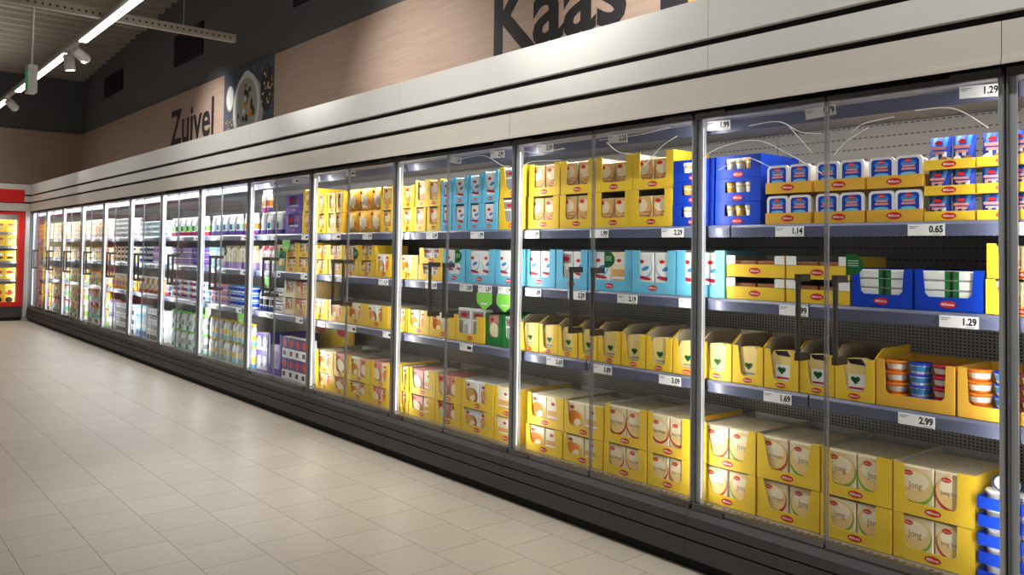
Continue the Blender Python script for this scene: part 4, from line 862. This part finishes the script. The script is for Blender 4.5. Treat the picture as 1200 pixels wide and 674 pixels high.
b = MB().box(-2.188, -0.692, 0.88, 0.918, 2.3, 3.545, 'berry'); b.rect(-1.98, -0.70, 2.4, 3.5, 0.8794, 'gold'); b.oval(-1.3, 3.0, 0.4, 0.3, 0.879, 'cheese', 20)
ob('food_picture', b, None, (0, 0, 0), 'dark and yellow picture panel right of Kaas lettering, mostly hidden', 'picture')

# wall vents
for i, (a, c, z0, z1) in enumerate([(-11.29, -10.13, 3.99, 4.44), (-15.15, -14.0, 4.06, 4.43), (-7.34, -6.2, 4.0, 4.45)]):
    b = MB().box(a, c, 0.905, 0.919, z0, z1, 'toe')
    r = ob('wall_vent', b, None, (0, 0, 0), ['dark louvred wall vent above Zuivel lettering, middle of the three', 'dark wall vent nearest the far corner', 'dark wall vent cut off by the upper picture edge'][i], 'vent', 'dark vents in the back wall')
    g = MB(); n = 7 if i != 1 else 5
    for q in range(n): g.box(a + 0.02, c - 0.02, 0.893, 0.905, z0 + (z1 - z0) * (q + 0.15) / n, z0 + (z1 - z0) * (q + 0.55) / n, 'vent')
    for q in range(16): g.box(a + (c - a) * (q + 0.4) / 16, a + (c - a) * (q + 0.55) / 16, 0.890, 0.893, z0 + 0.02, z1 - 0.02, 'vent')
    ob('grille', g, r)

# ------------------------------------------------------------------ luminaires, beam, exit sign
ZL, YL = 3.5, -0.93; xb_ = -7.5
b = MB().box(-16.0, xb_ - 0.04, YL - 0.03, YL + 0.03, ZL + 0.03, ZL + 0.075, 'steel').box(xb_ + 0.04, 4.0, YL - 0.03, YL + 0.03, ZL + 0.03, ZL + 0.075, 'steel').box(xb_ - 0.04, xb_ + 0.04, YL - 0.03, YL + 0.03, ZL + 0.03, ZL + 0.0398, 'steel'); ob('lamp_track', b, None, (0, 0, 0), 'long ceiling light track with glowing linear lamps and spotlights', 'light')
TRK = bpy.data.objects['lamp_track']
LAMPS = [(-8.4, -5.3), (-12.1, -9.1), (-15.8, -12.95), (-4.5, -1.6), (-0.8, 2.1)]
for a, c in LAMPS:
    r = ob('linear_lamp', MB().box(a, c, YL - 0.04, YL + 0.04, ZL, ZL + 0.0295, 'paint_white'), TRK)
    ob('diffuser', MB().box(a + 0.01, c - 0.01, YL - 0.036, YL + 0.036, ZL - 0.012, ZL, 'tube'), r, label='glowing white lamp diffuser')
for i, (x, y, tilt, lb) in enumerate([(-9.02, YL - 0.0, 0.15, 'white spotlight pointing down, left of the near pair'), (-8.66, YL + 0.0, 1.1, 'white spotlight turned to the wall, right of the near pair'), (-12.75, YL, 0.9, 'white spotlight at the far end of the track')]):
    r = ob('spotlight', None, TRK, (x, y, ZL + 0.03), label=lb)
    ob('bracket', MB().box(-0.015, 0.015, -0.015, 0.015, -0.09, 0.0, 'paint_white'), r)
    h = ob('lamp_head', MB().lathe([(0.052, -0.14), (0.056, -0.13), (0.056, 0.02), (0.046, 0.03)], 'paint_white', 20), r, (0, 0, -0.09), rot=(tilt, 0.2 * i, 0.3))
    ob('lens', MB().lathe([(0.046, -0.144), (0.046, -0.1405)], 'lens', 20), r, (0, 0, -0.09), rot=(tilt, 0.2 * i, 0.3))
b = MB(); xb = -7.5; b.box(xb - 0.035, xb + 0.035, -9.0, 0.33, 3.54, 3.62, 'steel')
for i in range(60):
    yy = 0.28 - i * 0.06; b.box(xb + 0.0351, xb + 0.0356, yy - 0.018, yy, 3.568, 3.588, 'vent')
r = ob('support_beam', b, None, (0, 0, 0), 'pale perforated steel beam carrying the light track, end near back wall', 'beam')
ob('suspension_wire', MB().tube([(xb, -0.2, 3.62), (xb, -0.2, 5.2)], 0.004, 'steel', 6), r); ob('suspension_wire', MB().tube([(xb, -3.2, 3.62), (xb, -3.2, 5.2)], 0.004, 'steel', 6), r)
sx, sy, sz = -9.28, -1.24, 3.07
r = ob('exit_sign', MB().box(sx - 0.09, sx + 0.09, sy - 0.045, sy + 0.045, sz - 0.03, sz + 0.27, 'paint_white'), None, (0, 0, 0), 'small white exit sign with green face hanging from a rod', 'exit sign')
b = MB().rect(sx - 0.075, sx + 0.075, sz + 0.02, sz + 0.22, sy - 0.0458, 'sign_green'); b.oval(sx, sz + 0.175, 0.018, 0.018, sy - 0.0464, 'white', 12)
b.flat([(sx - 0.02, sz + 0.05), (sx, sz + 0.09), (sx + 0.03, sz + 0.05), (sx + 0.045, sz + 0.05), (sx + 0.012, sz + 0.11), (sx + 0.018, sz + 0.15), (sx - 0.025, sz + 0.15), (sx - 0.035, sz + 0.05)], sy - 0.0464, 'white')
ob('sign_face', b, r, label='green face with white running figure')
ob('rod', MB().tube([(sx, sy, sz + 0.27), (sx, sy, 5.05)], 0.012, 'paint_white', 8), r)

# ------------------------------------------------------------------ red end chillers (facing +x)
for i in range(3):
    ya = -0.105 - i * 1.3; yb = ya - 1.28; Xf = XE - 0.005
    r = root('display_fridge', (Xf, yb, 0), ['red framed end chiller with yellow goods beside the white corner post', 'second red framed end chiller from the corner', 'third red framed end chiller from the corner'][i], 'refrigerator', 'red framed chillers across the end wall')
    w = 1.28; red = MB()
    for (u0, u1, z0, z1) in [(0, 0.10, 0.262, 1.98), (w - 0.10, w, 0.262, 1.98), (0.10, w - 0.10, 0.262, 0.34), (0.10, w - 0.10, 1.93, 1.98)]: red.box(-0.05, 0.01, u0, u1, z0, z1, 'frame_red')
    ob('door_frame', red, r, label='bright red door frame')
    ob('pane', MB().box(-0.02, -0.012, 0.10, w - 0.10, 0.34, 1.93, 'glass'), r)
    ob('header_panel', MB().box(0.001, 0.02, 0.02, w - 0.02, 2.155, 2.385, 'frame_red'), r, label='plain red header panel')
    ob('cabinet', MB().box(-0.42, -0.40, 0, w, 0.05, 1.97, 'back').box(-0.40, -0.05, 0, 0.01, 0.05, 1.97, 'shelf').box(-0.40, -0.05, w - 0.01, w, 0.05, 1.97, 'shelf'), r)
    ob('base_panel', MB().box(-0.39, 0.0, 0.012, w - 0.012, 0.06, 0.26, 'base').box(-0.39, -0.02, 0.012, w - 0.012, 0, 0.06, 'toe'), r)
    for z in (1.605, 1.355, 1.085, 0.755): ob('shelf', MB().box(-0.398, -0.07, 0.012, w - 0.012, z - 0.045, z, 'shelf'), r)
    if i: continue
    for si, (z, hh) in enumerate([(1.607, 0.22), (1.357, 0.2), (1.087, 0.18), (0.757, 0.2), (0.262, 0.4)]):
        n = 6; pw = (w - 0.22) / n
        for k in range(n):
            b = MB().box(-0.13, -0.075, 0, pw - 0.006, 0, hh, 'yellow')
            yv = pw / 2
            def dec(cy, cz, ry, rz, m, e): b.add([(-0.075 + e, cy + ry * math.cos(t * PI / 6), cz + rz * math.sin(t * PI / 6)) for t in range(12)], [tuple(range(12))], m)
            dec(yv, hh * 0.62, pw * 0.34, hh * 0.12, ['brown', 'brown', 'white', 'crimson', 'red'][si], 0.0006); dec(yv, hh * 0.30, pw * 0.36, hh * 0.12, ['tan', 'tan', 'dark', 'white', 'dark'][si], 0.0006)
            ob('food_box', b, None, (Xf, ya - 0.11 - pw * (k + 1), z + (0.001 if si < 4 else 0.0)), 'yellow food box, %s from right, %s shelf from top, red end chiller' % (ORD[k], ORD[si]), 'food box', 'yellow boxes in the red end chiller')

# ------------------------------------------------------------------ lights
def area(name, loc, size, sy, power, direction, col=(1, 1, 1), spread=180):
    l = bpy.data.lights.new(name, 'AREA'); l.shape = 'RECTANGLE'; l.size = size; l.size_y = sy; l.energy = power; l.color = col; l.spread = math.radians(spread)
    o = bpy.data.objects.new(name, l); COL.objects.link(o); o.location = loc
    o.rotation_euler = Vector(direction).to_track_quat('-Z', 'Y').to_euler()
    return o
def spot(name, loc, target, power, angle, blend=0.6, col=(1, .96, .9), r=0.05):
    l = bpy.data.lights.new(name, 'SPOT'); l.energy = power; l.spot_size = math.radians(angle); l.spot_blend = blend; l.color = col; l.shadow_soft_size = r
    o = bpy.data.objects.new(name, l); COL.objects.link(o); o.location = loc
    o.rotation_euler = (Vector(target) - Vector(loc)).to_track_quat('-Z', 'Y').to_euler()
    return o
LED_V, LED_T = 3.9, 5.4
for bi in range(-1, NB + 1):
    x = -W * bi; cool = (0.92, 0.96, 1.0) if bi > 4 else (1.0, 0.965, 0.90)
    g = 1.5 if bi > 4 else (1.2 if bi > 2 else 1.0)
    area('led_light', (x - 0.021, 0.034, 1.12), 0.012, 1.6, LED_V * g, (-1, 0.75, 0), cool)
    area('led_light', (x + 0.021, 0.034, 1.12), 0.012, 1.6, LED_V * g, (1, 0.75, 0), cool)
    if bi < NB: area('canopy_light', (x - W / 2, 0.05 if bi > 4 else 0.135, 1.955), 1.15, 0.04, LED_T * g, (0, 0.45, -1), cool)
area('led_light', (XE - 0.06, -0.75, 1.9), 0.9, 0.05, 8, (-0.4, 0, -1)); area('led_light', (XE - 0.045, -0.23, 1.1), 0.02, 1.5, 4, (-1, -1, 0))
for a, c in LAMPS: area('lamp_light', ((a + c) / 2, YL, ZL - 0.02), c - a - 0.05, 0.06, 23 if a > -10 else 13, (0, 0.15, -1), (1, 0.985, 0.96), 125)
for yy in (-4.2, -7.4):
    for xx in (-13, -9, -5, -1, 3): area('aisle_light', (xx, yy, 3.5), 2.8, 0.1, 8, (0, 0.1, -1), (1, 0.985, 0.96), 130)
NW = (1, 0.985, 0.955)
for a, c in [(-7.0, -5.3)] + LAMPS[1:]: area('ceiling_fill', ((a + c) / 2, YL, ZL + 0.085), c - a - 0.05, 0.05, 9, (0, -0.5, 1), (1, 0.985, 0.96), 140)  # added upward fill light that brightens the ceiling above the track
spot('spot_light', (-8.66, YL, 3.3), (-9.5, 0.9, 2.95), 200, 46, 1.0, NW)
spot('spot_light', (-9.02, YL, 3.25), (-9.1, -0.9, 0), 30, 60, 1.0, NW)
spot('spot_light', (-5.0, YL, 3.35), (-4.8, 0.9, 2.75), 130, 80, 1.0, NW)
spot('spot_light', (-2.2, YL, 3.35), (-1.9, 0.9, 2.75), 130, 80, 1.0, NW)
spot('spot_light', (-4.0, -1.2, 3.35), (-3.7, -1.1, 0), 95, 46, 1.0, NW)
spot('spot_light', (-12.75, YL, 3.3), (-12.2, 0.0, 2.4), 30, 50, 1.0, NW)
spot('spot_light', (-2.6, -2.2, 3.35), (-2.6, 0.0, 2.35), 70, 90, 1.0, NW)
spot('spot_light', (-6.4, -2.2, 3.35), (-6.6, 0.0, 2.35), 45, 80, 1.0, NW)
wd = bpy.data.worlds.new('World'); sc.world = wd; wd.use_nodes = True
wd.node_tree.nodes['Background'].inputs[0].default_value = (0.95, 0.97, 1.0, 1); wd.node_tree.nodes['Background'].inputs[1].default_value = 0.09

# ------------------------------------------------------------------ camera
cd = bpy.data.cameras.new('Camera'); cam = bpy.data.objects.new('Camera', cd); COL.objects.link(cam); sc.camera = cam
cd.sensor_width = 36; cd.lens = 28.907; cd.shift_y = -0.0580; cd.clip_start = 0.05; cd.clip_end = 100
R = Vector((0.6432, 0.7656, 0.0140)); F = Vector((-0.7656, 0.6426, 0.0300)); F.normalize(); R = (R - F * R.dot(F)).normalized(); U = R.cross(F)
cam.matrix_world = Matrix(((R.x, U.x, -F.x, 1.0163), (R.y, U.y, -F.y, -2.9531), (R.z, U.z, -F.z, 1.3594), (0, 0, 0, 1)))
sc.view_settings.view_transform = 'Standard'; sc.view_settings.look = 'None'; sc.view_settings.exposure = 0.0
sc.cycles.use_denoising = True; sc.cycles.transparent_max_bounces = 16; sc.cycles.max_bounces = 6; sc.cycles.sample_clamp_indirect = 4.0
